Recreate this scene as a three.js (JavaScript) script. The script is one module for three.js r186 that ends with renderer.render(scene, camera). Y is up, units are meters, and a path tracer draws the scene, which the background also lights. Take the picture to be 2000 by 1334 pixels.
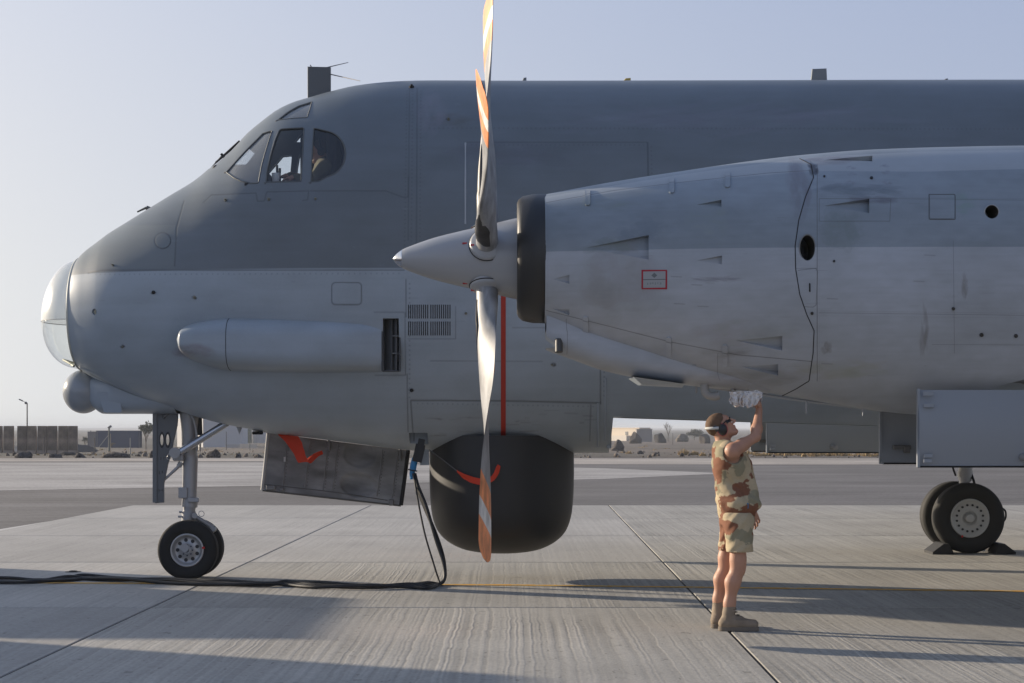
import * as THREE from 'three';
import { mergeGeometries, mergeVertices } from 'three/addons/utils/BufferGeometryUtils.js';
import { RoundedBoxGeometry } from 'three/addons/geometries/RoundedBoxGeometry.js';
import { ConvexGeometry } from 'three/addons/geometries/ConvexGeometry.js';
import { MarchingCubes } from 'three/addons/objects/MarchingCubes.js';
import { Brush, Evaluator, SUBTRACTION } from 'three-bvh-csg';

// ---------------------------------------------------------------- camera, sky, sun, exposure
const scene = new THREE.Scene();
const FOC = 3600, CX = 1000, HORIZON = 838, EYE = 1.65, CAMZ = 20.4;      // photo pixels, metres
const camera = new THREE.PerspectiveCamera(2 * Math.atan(HORIZON / FOC) * 180 / Math.PI, 2000 / (2 * HORIZON), 0.1, 20000);
camera.position.set(0, EYE, CAMZ);
camera.lookAt(0, EYE, 0);
camera.setViewOffset(2000, 2 * HORIZON, 0, 0, 2000, 1334);                 // shifted lens: level camera, horizon below the middle

const EXPOSURE = 1.3;
const SUN_ELEVATION = 14.5 * Math.PI / 180;
const sunDir = new THREE.Vector3(-0.894 * Math.cos(SUN_ELEVATION), Math.sin(SUN_ELEVATION), -0.447 * Math.cos(SUN_ELEVATION));
{
  const W = 1024, Hh = 512, data = new Float32Array(W * Hh * 4);
  const stops = [[0, .66, .69, .735], [4, .625, .665, .735], [13, .51, .57, .715], [30, .35, .43, .62], [55, .24, .33, .53], [90, .18, .27, .47]];
  const d = new THREE.Vector3();
  for (let j = 0; j < Hh; j++) for (let i = 0; i < W; i++) {
    const el = Math.max(0, ((j + .5) / Hh - .5) * 180), az = ((i + .5) / W - .5) * 2 * Math.PI;
    let k = 0; while (k < stops.length - 2 && el > stops[k + 1][0]) k++;
    const A = stops[k], B = stops[k + 1], t = Math.min(1, (el - A[0]) / (B[0] - A[0]));
    const er = el * Math.PI / 180; d.set(Math.cos(er) * Math.cos(az), Math.sin(er), Math.cos(er) * Math.sin(az));
    const g = Math.acos(Math.min(1, d.dot(sunDir))) * 180 / Math.PI;
    const glow = (1 + .8 * Math.cos(g * Math.PI / 180) ** 2) * (1 + 2 * Math.exp(-g / 30)) / 1.524, o = (j * W + i) * 4;
    for (let c = 0; c < 3; c++) data[o + c] = (A[c + 1] + (B[c + 1] - A[c + 1]) * t) * glow ** [1.1, .88, .5][c];
    data[o + 3] = 1;
  }
  const sky = new THREE.DataTexture(data, W, Hh, THREE.RGBAFormat, THREE.FloatType);
  sky.mapping = THREE.EquirectangularReflectionMapping; sky.magFilter = sky.minFilter = THREE.LinearFilter; sky.needsUpdate = true;
  scene.background = sky; scene.environment = sky;
  scene.backgroundIntensity = scene.environmentIntensity = 1 / EXPOSURE;
}
const sun = new THREE.DirectionalLight(new THREE.Color(1, .86, .68), 5.0);
sun.position.copy(sunDir).multiplyScalar(60); sun.castShadow = true; sun.shadow.radius = 1.3;
Object.assign(sun.shadow.camera, { left: -30, right: 30, top: 30, bottom: -30, near: 1, far: 160 }); sun.shadow.mapSize.set(4096, 4096);
scene.add(sun, sun.target);
const renderer = new THREE.WebGLRenderer({ antialias: true });
renderer.toneMapping = THREE.LinearToneMapping; renderer.toneMappingExposure = EXPOSURE;
renderer.shadowMap.enabled = true; renderer.shadowMap.type = THREE.PCFSoftShadowMap;
scene.fog = new THREE.FogExp2(0xdfe4ea, 0.0003);

// ---------------------------------------------------------------- helpers
const V = (x, y, z) => new THREE.Vector3(x, y, z);
const P = (px, py, z = 0) => V((px - CX) * (CAMZ - z) / FOC, EYE + (HORIZON - py) * (CAMZ - z) / FOC, z);   // a photo pixel at a known distance
const G = (px, py) => P(px, py, CAMZ - FOC * EYE / (py - HORIZON));                                          // a photo pixel on the level apron
function rng(seed) { let s = seed | 0; return () => { s = (s + 0x6d2b79f5) | 0; let t = Math.imul(s ^ (s >>> 15), 1 | s); t = (t + Math.imul(t ^ (t >>> 7), 61 | t)) ^ t; return ((t ^ (t >>> 14)) >>> 0) / 4294967296; }; }
const lerp = (a, b, t) => a + (b - a) * t, clamp = (x, a, b) => Math.min(b, Math.max(a, x)), smooth = (a, b, x) => { const t = clamp((x - a) / (b - a), 0, 1); return t * t * (3 - 2 * t); };
function table(rows) {                                                      // smooth monotone curve through [x, y] rows
  const n = rows.length, m = [];
  const s = (i) => (rows[i + 1][1] - rows[i][1]) / (rows[i + 1][0] - rows[i][0]);
  for (let i = 0; i < n; i++) m.push(i === 0 ? s(0) : i === n - 1 ? s(n - 2) : s(i - 1) * s(i) <= 0 ? 0 : 2 * s(i - 1) * s(i) / (s(i - 1) + s(i)));
  return (x) => {
    if (x <= rows[0][0]) return rows[0][1];
    if (x >= rows[n - 1][0]) return rows[n - 1][1];
    let i = 0; while (x > rows[i + 1][0]) i++;
    const h = rows[i + 1][0] - rows[i][0], t = (x - rows[i][0]) / h, t2 = t * t, t3 = t2 * t;
    return (2 * t3 - 3 * t2 + 1) * rows[i][1] + (t3 - 2 * t2 + t) * h * m[i] + (3 * t2 - 2 * t3) * rows[i + 1][1] + (t3 - t2) * h * m[i + 1];
  };
}
// lattice noise
const PERM = (() => { const r = rng(77), p = new Uint8Array(512), a = [...Array(256).keys()]; for (let i = 255; i > 0; i--) { const j = Math.floor(r() * (i + 1)); [a[i], a[j]] = [a[j], a[i]]; } for (let i = 0; i < 512; i++) p[i] = a[i & 255]; return p; })();
const h3 = (x, y, z) => PERM[(PERM[(PERM[x & 255] + y) & 255] + z) & 255] / 255;
function noise3(x, y, z = 0) {
  const X = Math.floor(x), Y = Math.floor(y), Z = Math.floor(z); let u = x - X, v = y - Y, w = z - Z;
  u = u * u * (3 - 2 * u); v = v * v * (3 - 2 * v); w = w * w * (3 - 2 * w);
  const a = lerp(lerp(h3(X, Y, Z), h3(X + 1, Y, Z), u), lerp(h3(X, Y + 1, Z), h3(X + 1, Y + 1, Z), u), v);
  const b = lerp(lerp(h3(X, Y, Z + 1), h3(X + 1, Y, Z + 1), u), lerp(h3(X, Y + 1, Z + 1), h3(X + 1, Y + 1, Z + 1), u), v);
  return lerp(a, b, w) * 2 - 1;
}
const fbm = (x, y, z = 0, o = 4) => { let s = 0, a = .5; for (let i = 0; i < o; i++) { s += a * noise3(x, y, z); x *= 2.03; y *= 2.03; z *= 2.03; a *= .5; } return s; };
function tileNoise(u, v, f, seed) {                                          // repeats over u, v in 0..1 with f cells
  const X = Math.floor(u * f), Y = Math.floor(v * f); let a = u * f - X, b = v * f - Y; a = a * a * (3 - 2 * a); b = b * b * (3 - 2 * b);
  const q = (i, j) => h3(((i % f) + f) % f, ((j % f) + f) % f, seed);
  return lerp(lerp(q(X, Y), q(X + 1, Y), a), lerp(q(X, Y + 1), q(X + 1, Y + 1), a), b) * 2 - 1;
}
const tileFbm = (u, v, f, seed, o = 4) => { let s = 0, a = .5; for (let i = 0; i < o; i++) { s += a * tileNoise(u, v, f, seed + i); f *= 2; a *= .5; } return s; };
function dataTex(w, h, fn, srgb, repeat = true) {
  const d = new Uint8Array(w * h * 4);
  for (let j = 0; j < h; j++) for (let i = 0; i < w; i++) { const c = fn((i + .5) / w, (j + .5) / h), o = (j * w + i) * 4; d[o] = clamp(c[0] * 255, 0, 255); d[o + 1] = clamp(c[1] * 255, 0, 255); d[o + 2] = clamp(c[2] * 255, 0, 255); d[o + 3] = 255; }
  const t = new THREE.DataTexture(d, w, h); t.magFilter = THREE.LinearFilter; t.minFilter = THREE.LinearMipmapLinearFilter; t.generateMipmaps = true;
  if (repeat) t.wrapS = t.wrapT = THREE.RepeatWrapping;
  if (srgb) t.colorSpace = THREE.SRGBColorSpace;
  t.needsUpdate = true; return t;
}
function canvasTex(w, h, draw, srgb) { const c = document.createElement('canvas'); c.width = w; c.height = h; draw(c.getContext('2d'), w, h); const t = new THREE.CanvasTexture(c); t.magFilter = THREE.LinearFilter; if (srgb) t.colorSpace = THREE.SRGBColorSpace; return t; }
const lin = (r, g, b) => new THREE.Color().setRGB(r, g, b);
const mat = (r, g, b, roughness = .6, extra = {}) => new THREE.MeshStandardMaterial({ color: lin(r, g, b), roughness, ...extra });

const taken = {};
function numbered(n) { const k = taken[n] = (taken[n] ?? -1) + 1; return k ? `${n}_${String(k).padStart(3, '0')}` : n; }
function mesh(name, geo, m, parent) { const o = new THREE.Mesh(Array.isArray(geo) ? merge(geo) : geo, m); o.name = name; o.castShadow = o.receiveShadow = true; if (parent) parent.add(o); return o; }
function merge(list) {
  list = list.map((g) => { g = g.index ? g.toNonIndexed() : g; for (const k of Object.keys(g.attributes)) if (!['position', 'normal', 'uv', 'color'].includes(k)) g.deleteAttribute(k); if (!g.attributes.uv) g.setAttribute('uv', new THREE.Float32BufferAttribute(new Float32Array(g.attributes.position.count * 2), 2)); return g; });
  return list.length === 1 ? list[0] : mergeGeometries(list);
}
function thing(name, label, category, pos = [0, 0, 0], turn = 0, group) { const o = new THREE.Group(); o.name = numbered(name); o.position.set(...pos); o.rotation.y = turn; tag(o, label, category, group); scene.add(o); return o; }
function tag(o, label, category, group, kind) { if (label) o.userData.label = label; if (category) o.userData.category = category; if (group) o.userData.group = group; if (kind) o.userData.kind = kind; return o; }
function top(name, geo, m, label, category, group, kind) { const o = mesh(numbered(name), geo, m, scene); return tag(o, label, category, group, kind); }
const bx = (w, h, d, x = 0, y = 0, z = 0, r = 0) => (r ? new RoundedBoxGeometry(w, h, d, 2, r) : new THREE.BoxGeometry(w, h, d)).translate(x, y, z);
function cyl(a, b, r1, r2 = r1, seg = 20, open = false) {                      // cylinder or cone frustum between two points
  const dir = b.clone().sub(a), L = dir.length(), g = new THREE.CylinderGeometry(r2, r1, L, seg, 1, open);
  g.applyQuaternion(new THREE.Quaternion().setFromUnitVectors(V(0, 1, 0), dir.normalize())); const c = a.clone().add(b).multiplyScalar(.5); return g.translate(c.x, c.y, c.z);
}
const tube = (pts, r, seg = 40, rad = 8, tension = .5) => new THREE.TubeGeometry(new THREE.CatmullRomCurve3(pts, false, 'catmullrom', tension), seg, r, rad, false);
const latheX = (pts, seg = 48) => new THREE.LatheGeometry(pts.map(([x, r]) => new THREE.Vector2(r, x)), seg).rotateZ(-Math.PI / 2);      // turned round the x axis: [x, radius]
const latheZ = (pts, seg = 48) => new THREE.LatheGeometry(pts.map(([z, r]) => new THREE.Vector2(r, z)), seg).rotateX(Math.PI / 2);
function gridGeo(nu, nv, fn, closedU = false) {                               // fn(u, v) -> [x, y, z, s?, t?]
  const pos = [], uv = [], idx = [];
  for (let j = 0; j <= nv; j++) for (let i = 0; i <= nu; i++) { const p = fn(i / nu, j / nv); pos.push(p[0], p[1], p[2]); uv.push(p[3] ?? i / nu, p[4] ?? j / nv); }
  for (let j = 0; j < nv; j++) for (let i = 0; i < nu; i++) { const a = j * (nu + 1) + i, b = a + 1, c = a + nu + 1, d = c + 1; idx.push(a, b, d, a, d, c); }
  const g = new THREE.BufferGeometry(); g.setAttribute('position', new THREE.Float32BufferAttribute(pos, 3)); g.setAttribute('uv', new THREE.Float32BufferAttribute(uv, 2)); g.setIndex(idx); g.computeVertexNormals();
  if (closedU) { const n = g.attributes.normal; for (let j = 0; j <= nv; j++) { const a = j * (nu + 1), b = a + nu, q = V(n.getX(a) + n.getX(b), n.getY(a) + n.getY(b), n.getZ(a) + n.getZ(b)).normalize(); n.setXYZ(a, q.x, q.y, q.z); n.setXYZ(b, q.x, q.y, q.z); } }
  return g;
}
function sdfMesh(fn, lo, hi, res, polys = 90000) {                            // surface where fn(x, y, z) = 0, inside negative
  const mc = new MarchingCubes(res, new THREE.MeshStandardMaterial(), false, false, polys); mc.isolation = 0;
  const half = res / 2, f = mc.field, cx = (lo[0] + hi[0]) / 2, cy = (lo[1] + hi[1]) / 2, cz = (lo[2] + hi[2]) / 2, sx = (hi[0] - lo[0]) / 2, sy = (hi[1] - lo[1]) / 2, sz = (hi[2] - lo[2]) / 2;
  for (let k = 0, q = 0; k < res; k++) for (let j = 0; j < res; j++) for (let i = 0; i < res; i++, q++) f[q] = -fn(cx + (i - half) / half * sx, cy + (j - half) / half * sy, cz + (k - half) / half * sz);
  mc.update();
  const n = mc.count, p = new Float32Array(n * 3);
  for (let i = 0; i < n; i++) { p[i * 3] = cx + mc.positionArray[i * 3] * sx; p[i * 3 + 1] = cy + mc.positionArray[i * 3 + 1] * sy; p[i * 3 + 2] = cz + mc.positionArray[i * 3 + 2] * sz; }
  let g = new THREE.BufferGeometry(); g.setAttribute('position', new THREE.BufferAttribute(p, 3)); g = mergeVertices(g, 1e-5);
  const ix = [...g.index.array], keep = [];
  for (let i = 0; i < ix.length; i += 3) if (ix[i] !== ix[i + 1] && ix[i + 1] !== ix[i + 2] && ix[i] !== ix[i + 2]) keep.push(ix[i], ix[i + 1], ix[i + 2]);
  g.setIndex(keep); g.computeVertexNormals();
  // turn faces outwards if the table wound them the other way
  const a = g.attributes.position, nn = g.attributes.normal; let vote = 0;
  for (let i = 0; i < a.count; i += 97) { const e = .004, x = a.getX(i), y = a.getY(i), z = a.getZ(i); vote += fn(x + nn.getX(i) * e, y + nn.getY(i) * e, z + nn.getZ(i) * e) > fn(x - nn.getX(i) * e, y - nn.getY(i) * e, z - nn.getZ(i) * e) ? 1 : -1; }
  if (vote < 0) { const q = g.index.array; for (let i = 0; i < q.length; i += 3) { const t = q[i]; q[i] = q[i + 1]; q[i + 1] = t; } g.computeVertexNormals(); }
  return g;
}
function vcolor(g, fn) { const p = g.attributes.position, c = new Float32Array(p.count * 3); for (let i = 0; i < p.count; i++) { const q = fn(p.getX(i), p.getY(i), p.getZ(i), i); c[i * 3] = q[0]; c[i * 3 + 1] = q[1]; c[i * 3 + 2] = q[2]; } g.setAttribute('color', new THREE.BufferAttribute(c, 3)); return g; }
const smin = (a, b, k) => { const h = Math.max(k - Math.abs(a - b), 0) / k; return Math.min(a, b) - h * h * k * .25; };
function cone(a, b, ra, rb) { const bx_ = b.x - a.x, by = b.y - a.y, bz = b.z - a.z, L2 = bx_ * bx_ + by * by + bz * bz; return (x, y, z) => { const px = x - a.x, py = y - a.y, pz = z - a.z, t = clamp((px * bx_ + py * by + pz * bz) / L2, 0, 1); return Math.hypot(px - t * bx_, py - t * by, pz - t * bz) - (ra + (rb - ra) * t); }; }
function ell(c, rx, ry, rz) { const m = Math.min(rx, ry, rz); return (x, y, z) => { const k = Math.hypot((x - c.x) / rx, (y - c.y) / ry, (z - c.z) / rz); return (k - 1) * m; }; }
const blend = (list, k) => (x, y, z) => { let d = list[0](x, y, z); for (let i = 1; i < list.length; i++) d = smin(d, list[i](x, y, z), k); return d; };

// ---------------------------------------------------------------- the ground: terrain, asphalt, concrete
const terrainAt = table([[-4000, -.3], [96, -.3], [106, -.09], [112, -.07], [120, -.12], [150, -.5], [200, -.95], [235, -1.3], [280, -1.36], [350, -1.5], [450, -1.6], [580, -1.7], [800, -1.7], [1200, -1.2], [2000, -.5], [4000, 0], [9000, 1]]);
function onTerrain(px, py) {                                                  // where the line of sight through a pixel meets the terrain
  let lo = 106, hi = 3900;
  for (let i = 0; i < 60; i++) { const d = (lo + hi) / 2; if (HORIZON + (EYE - terrainAt(d)) * FOC / d > py) lo = d; else hi = d; }
  const d = (lo + hi) / 2; return V((px - CX) * d / FOC, terrainAt(d), CAMZ - d);
}
const perPx = (p) => (CAMZ - p.z) / FOC;                                     // metres per photo pixel at that distance
{
  const depths = [-400, -100, -30, 0, 30, 60, 90, 100, 104, 106, 108, 110, 112, 115, 118, 122, 127, 133, 140, 150, 160, 170, 185, 200, 215, 235, 255, 280, 310, 350, 400, 450, 520, 580, 680, 800, 1000, 1200, 1500, 2000, 2600, 3300, 4000, 4600, 5200, 5800, 6400, 7200, 8200, 9500];
  const NU = 240;
  const g = gridGeo(NU, depths.length - 1, (u, v) => {
    const d = depths[Math.round(v * (depths.length - 1))], X = (u - .5) * 2 * (140 + Math.abs(d) * .9);
    let y = terrainAt(d);
    if (d > 111 && d < 900) y += (fbm(X * .05, d * .05, 3) * .28 + fbm(X * .2, d * .12, 5) * .1) * smooth(111, 150, d);
    if (d > 4000) y += smooth(4000, 5600, d) * (3 + 9 * Math.max(0, fbm(X * .0006 + 3.7, d * .0005, 1)) + 3 * fbm(X * .003, d * .002, 2));
    return [X, y, CAMZ - d, X, d];
  });
  vcolor(g, (x, y, z) => { const d = CAMZ - z, n = fbm(x * .03, d * .04, 9), m = fbm(x * .3, d * .15, 4); const k = 1 + n * .9 + m * .6; const scrub = smooth(.02, .22, fbm(x * .011 + 4, d * .006, 12)); return [lerp(.125, .055, scrub) * k, lerp(.096, .052, scrub) * k, lerp(.075, .037, scrub) * k]; });
  const grain = dataTex(512, 512, (u, v) => { const n = .78 + .35 * tileFbm(u, v, 16, 3, 5) + (tileNoise(u, v, 128, 8) > .72 ? -.28 : 0) + (tileNoise(u, v, 170, 12) > .78 ? .22 : 0); return [n, n * .985, n * .96]; }, true);
  const gm = new THREE.MeshStandardMaterial({ vertexColors: true, roughness: .97, map: grain.clone() }); gm.map.repeat.set(1 / 9, 1 / 9); gm.map.needsUpdate = true;
  const t = mesh('terrain', g, gm, scene); t.userData.kind = 'structure';
}
// asphalt: one wide sheet under everything paved
const asphaltTex = dataTex(1024, 1024, (u, v) => { const streak = tileFbm(u * 1, v, 3, 31, 2) * .10, patch = tileFbm(u, v, 6, 41, 4) * .16, speck = tileNoise(u, v, 256, 5) * .08 + tileNoise(u, v, 512, 6) * .1, ln = tileNoise(u * .06 % 1, v, 64, 17) * .07; const n = .80 + streak + patch + speck + ln; return [n, n * .99, n * .985]; }, true);
asphaltTex.repeat.set(1 / 22, 1 / 14);
{
  const a = new THREE.PlaneGeometry(330, 175, 1, 1).rotateX(-Math.PI / 2); const p = a.attributes.position, uv = a.attributes.uv;
  a.translate(0, -.036, CAMZ - 108 + 87.5); for (let i = 0; i < p.count; i++) uv.setXY(i, p.getX(i), p.getZ(i));
  const o = mesh('taxiway', a, new THREE.MeshStandardMaterial({ color: lin(.165, .158, .155), map: asphaltTex, roughness: .93 }), scene); o.userData.kind = 'structure';
}
// concrete: brushed in lines that wander
function brushed(u, v) {
  const w = u + .0075 * tileFbm(u, v, 3, 51, 3) + .004 * tileFbm(u, v, 24, 61, 2);
  const ww = ((w % 1) + 1) % 1;
  const a = tileNoise(ww, v, 150, 71), b = tileNoise(ww, 0, 240, 73), c = tileNoise(ww, .3, 90, 75);
  const keep = .55 + .45 * tileNoise(u, v, 5, 83);
  return (a * .25 + b * .75 + c * .3) * keep;
}
const concreteTex = dataTex(2048, 1024, (u, v) => {
  const l = brushed(u, v), n = .80 + l * .11 + tileFbm(u, v, 4, 91, 5) * .09 + tileNoise(u, v, 300, 93) * .035 - (tileNoise(u, v, 90, 95) > .86 ? .12 : 0);
  return [n, n * .988, n * .962];
}, true);
const concreteBump = dataTex(2048, 1024, (u, v) => { const l = .5 + .34 * brushed(u, v) + .06 * tileNoise(u, v, 400, 13); return [l, l, l]; }, false);
const concreteMats = [0, 1, 2, 3].map((k) => { const s = [1, .965, 1.03, .985][k]; const m = new THREE.MeshStandardMaterial({ color: lin(.55 * s, .54 * s, .515 * s), map: concreteTex, bumpMap: concreteBump, bumpScale: .0055, roughness: .88 }); return m; });
const smoothTex = dataTex(1024, 1024, (u, v) => { const l = brushed(u, v), n = .81 + l * .055 + tileFbm(u, v, 3, 191, 5) * .10 + tileNoise(u, v, 300, 93) * .03 - (tileNoise(u, v, 90, 95) > .86 ? .1 : 0); return [n, n * .988, n * .965]; }, true); smoothTex.repeat.set(1 / 5.3, 1 / 6.7);
const smoothMats = [0, 1, 2, 3].map((k) => { const s = [1, .965, 1.03, .985][k]; return new THREE.MeshStandardMaterial({ color: lin(.56 * s, .55 * s, .53 * s), map: smoothTex, bumpMap: concreteBump, bumpScale: .0022, roughness: .86 }); });
concreteTex.repeat.set(1 / 4.2, 1 / 6.1); concreteBump.repeat.set(1 / 4.2, 1 / 6.1);
{
  const apron = new THREE.Group(); apron.name = 'concrete_apron'; apron.userData.kind = 'structure'; apron.position.set(0, 0, CAMZ); scene.add(apron);
  const xs = [-8.72, -3.56, 1.58, 11.86, 17], zs = [39.9, 34.15, 28.5, 22.85, 17.05, 11.3, 5.5, -.3, -6], r = rng(5), skew = .0128;
  for (let i = 0; i < xs.length - 1; i++) for (let j = 0; j < zs.length - 1; j++) {
    const gap = .011, x0 = xs[i] + gap, x1 = xs[i + 1] - gap, d0 = zs[j] - gap * 1.8, d1 = zs[j + 1] + gap * 1.8, h = .034, b = .006;
    const ou = r() * 40, ov = r() * 40, top_ = [], out = [];
    const q = (x, d, y) => [x + d * skew, y, -d];
    const ring = (x0, x1, d0, d1, y) => [q(x0, d1, y), q(x1, d1, y), q(x1, d0, y), q(x0, d0, y)];
    const A = ring(x0 + b, x1 - b, d0 - b, d1 + b, 0), B = ring(x0, x1, d0, d1, -b), C = ring(x0, x1, d0, d1, -h);
    const pos = [], uv = [], put = (...t) => t.forEach((p) => { pos.push(...p); uv.push(p[0] + ou, -p[2] + ov); });
    put(A[0], A[1], A[2], A[0], A[2], A[3]);
    for (let k = 0; k < 4; k++) { const l = (k + 1) % 4; put(B[k], B[l], A[l], B[k], A[l], A[k]); put(C[k], C[l], B[l], C[k], B[l], B[k]); }
    const g = new THREE.BufferGeometry(); g.setAttribute('position', new THREE.Float32BufferAttribute(pos, 3)); g.setAttribute('uv', new THREE.Float32BufferAttribute(uv, 2)); g.computeVertexNormals();
    mesh('slab', g, (i === 0 || (i === 1 && j < 3) ? smoothMats : concreteMats)[Math.floor(r() * 4)], apron);
  }
}
{
  const apron = scene.getObjectByName('concrete_apron'), bitumen = mat(.035, .033, .03, .8), skew = .0128;
  for (const x of [-3.56, 1.58, 11.86]) { const g = bx(.028, .01, 46, 0, -.013, -17).applyMatrix4(new THREE.Matrix4().makeRotationY(-Math.atan(skew))).translate(x, 0, 0); mesh('joint_sealant', g, bitumen, apron); }
  for (const d of [34.15, 28.5, 22.85, 17.05, 11.3, 5.5]) mesh('joint_sealant', bx(25.7, .01, .04, 4.14 + d * skew, -.0125, -d), bitumen, apron);
}
function sheet(name, pxs, y, m, flat = true) {                               // a flat sheet whose corners are given as pixels on level ground
  const pts = pxs.map(([a, b]) => { const d = FOC * (EYE - y) / (b - HORIZON); return V((a - CX) * d / FOC, y, CAMZ - d); });
  const s = new THREE.Shape(pts.map((p) => new THREE.Vector2(p.x, -p.z))), g = new THREE.ShapeGeometry(s).rotateX(-Math.PI / 2).translate(0, y, 0);
  const p = g.attributes.position, uv = g.attributes.uv; for (let i = 0; i < p.count; i++) uv.setXY(i, p.getX(i), p.getZ(i));
  const o = mesh(name, g, m, scene); o.userData.kind = 'structure'; return o;
}
const farConcrete = new THREE.MeshStandardMaterial({ color: lin(.46, .445, .42), map: asphaltTex, roughness: .92 });
sheet('concrete_strip', [[-900, 975], [0, 958], [510, 949], [900, 941], [1180, 935.5], [1420, 924.5], [1180, 914.5], [900, 908], [500, 903], [0, 903.5], [-900, 906]], -.031, farConcrete);
sheet('concrete_kerb_strip', [[-900, 902], [500, 900.5], [1100, 906.5], [2000, 908], [2900, 909], [2900, 895.4], [-900, 895.4]], -.0305, new THREE.MeshStandardMaterial({ color: lin(.5, .455, .40), map: asphaltTex, roughness: .95 }));
sheet('apron_edge_strip', [[-330, 1098], [0, 1037.5], [282, 990.5], [268, 990.5], [0, 1033.5], [-330, 1090]], -.030, mat(.5, .48, .45, .9));
// worn yellow taxi line, broken up by the brushed surface
{
  const pts = []; for (let i = 0; i <= 60; i++) { const px = -200 + 2500 * i / 60; pts.push([px, px < 1000 ? lerp(1137.5, 1143, (px + 200) / 1200) : lerp(1143, 1159, (px - 1000) / 1300)]); }
  const wear = dataTex(1024, 64, (u, v) => { const n = fbm(u * 130, v * 5, 2, 4) * .9 + fbm(u * 700, v * 2, 8, 2) * .5 + .62; const k = smooth(.1, .6, n); return [lerp(.78, .86, k), lerp(.72, .64, k), lerp(.60, .20, k)]; }, true);
  const pos = [], uv = [], idx = [];
  pts.forEach(([px, py], i) => { const c = G(px, py); for (const s of [-1, 1]) { pos.push(c.x, .004, c.z + s * .075); uv.push(i / 60, s * .5 + .5); } if (i) { const a = i * 2 - 2; idx.push(a, a + 1, a + 3, a, a + 3, a + 2); } });
  const g = new THREE.BufferGeometry(); g.setAttribute('position', new THREE.Float32BufferAttribute(pos, 3)); g.setAttribute('uv', new THREE.Float32BufferAttribute(uv, 2)); g.setIndex(idx); g.computeVertexNormals();
  mesh('taxi_line', g, new THREE.MeshStandardMaterial({ map: wear, roughness: .85, color: lin(.9, .9, .9) }), scene).userData.kind = 'structure';
}

// ---------------------------------------------------------------- the aircraft
const aircraft = thing('patrol_aircraft', 'large two-tone grey four-bladed turboprop patrol aircraft parked on the concrete apron', 'aircraft');
const evaluator = new Evaluator(); evaluator.useGroups = false; evaluator.attributes = ['position', 'normal', 'uv'];
function outward(g) { const p = g.attributes.position, ix = g.index.array; let v = 0; const a = V(), b = V(), c = V(); for (let i = 0; i < ix.length; i += 3) { a.fromBufferAttribute(p, ix[i]); b.fromBufferAttribute(p, ix[i + 1]); c.fromBufferAttribute(p, ix[i + 2]); v += a.dot(b.cross(c)); } if (v < 0) { for (let i = 0; i < ix.length; i += 3) { const t = ix[i]; ix[i] = ix[i + 1]; ix[i + 1] = t; } const n = g.attributes.normal; for (let i = 0; i < n.count; i++) n.setXYZ(i, -n.getX(i), -n.getY(i), -n.getZ(i)); } return g; }
function solidLoft(xs, section, around, uvOf) {                               // section(x, angle) -> [y, z]; closed at both ends
  const nv = xs.length - 1, g = gridGeo(around, nv, (u, v) => { const x = xs[Math.round(v * nv)], [y, z] = section(x, u === 1 ? 0 : u * 2 * Math.PI); return [x, y, z, ...uvOf(x, y)]; }, true);
  const pos = [...g.attributes.position.array], nor = [...g.attributes.normal.array], uv = [...g.attributes.uv.array], idx = [...g.index.array];
  for (const e of [0, nv]) {
    const base = pos.length / 3, x = xs[e], s = e ? 1 : -1; let my = 0, mz = 0;
    for (let i = 0; i < around; i++) { const [y, z] = section(x, i / around * 2 * Math.PI); pos.push(x, y, z); nor.push(s, 0, 0); uv.push(...uvOf(x, y)); my += y / around; mz += z / around; }
    pos.push(x, my, mz); nor.push(s, 0, 0); uv.push(...uvOf(x, my));
    for (let i = 0; i < around; i++) { const a = base + i, b = base + (i + 1) % around, c = base + around; e ? idx.push(a, b, c) : idx.push(b, a, c); }
  }
  const o = new THREE.BufferGeometry(); o.setAttribute('position', new THREE.Float32BufferAttribute(pos, 3)); o.setAttribute('normal', new THREE.Float32BufferAttribute(nor, 3)); o.setAttribute('uv', new THREE.Float32BufferAttribute(uv, 2)); o.setIndex(idx);
  return outward(o);
}
function brush(g) { if (!g.index) { g = mergeVertices(g, 1e-6); } const b = new Brush(g); b.updateMatrixWorld(true); return b; }
function carve(geo, cutters, uvOf) { let b = brush(geo); for (const c of cutters) { const q = c.attributes.position, uv = new Float32Array(q.count * 2); for (let i = 0; i < q.count; i++) { const t = uvOf(q.getX(i), q.getY(i)); uv[i * 2] = t[0]; uv[i * 2 + 1] = t[1]; } c.setAttribute('uv', new THREE.BufferAttribute(uv, 2)); b = evaluator.evaluate(b, brush(c), SUBTRACTION); b.updateMatrixWorld(true); } return b.geometry; }
const span = (list) => { const out = []; for (let i = 0; i < list.length - 1; i++) { const [a, n] = list[i], b = list[i + 1][0]; for (let k = 0; k < n; k++) out.push(a + (b - a) * k / n); } out.push(list[list.length - 1][0]); return out; };
const superRing = (n) => (c, a, w, zc, t) => { const s = Math.sin(t), k = Math.cos(t); return [c + a * Math.sign(s) * Math.abs(s) ** (2 / n), zc + w * Math.sign(k) * Math.abs(k) ** (2 / n)]; };

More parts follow.
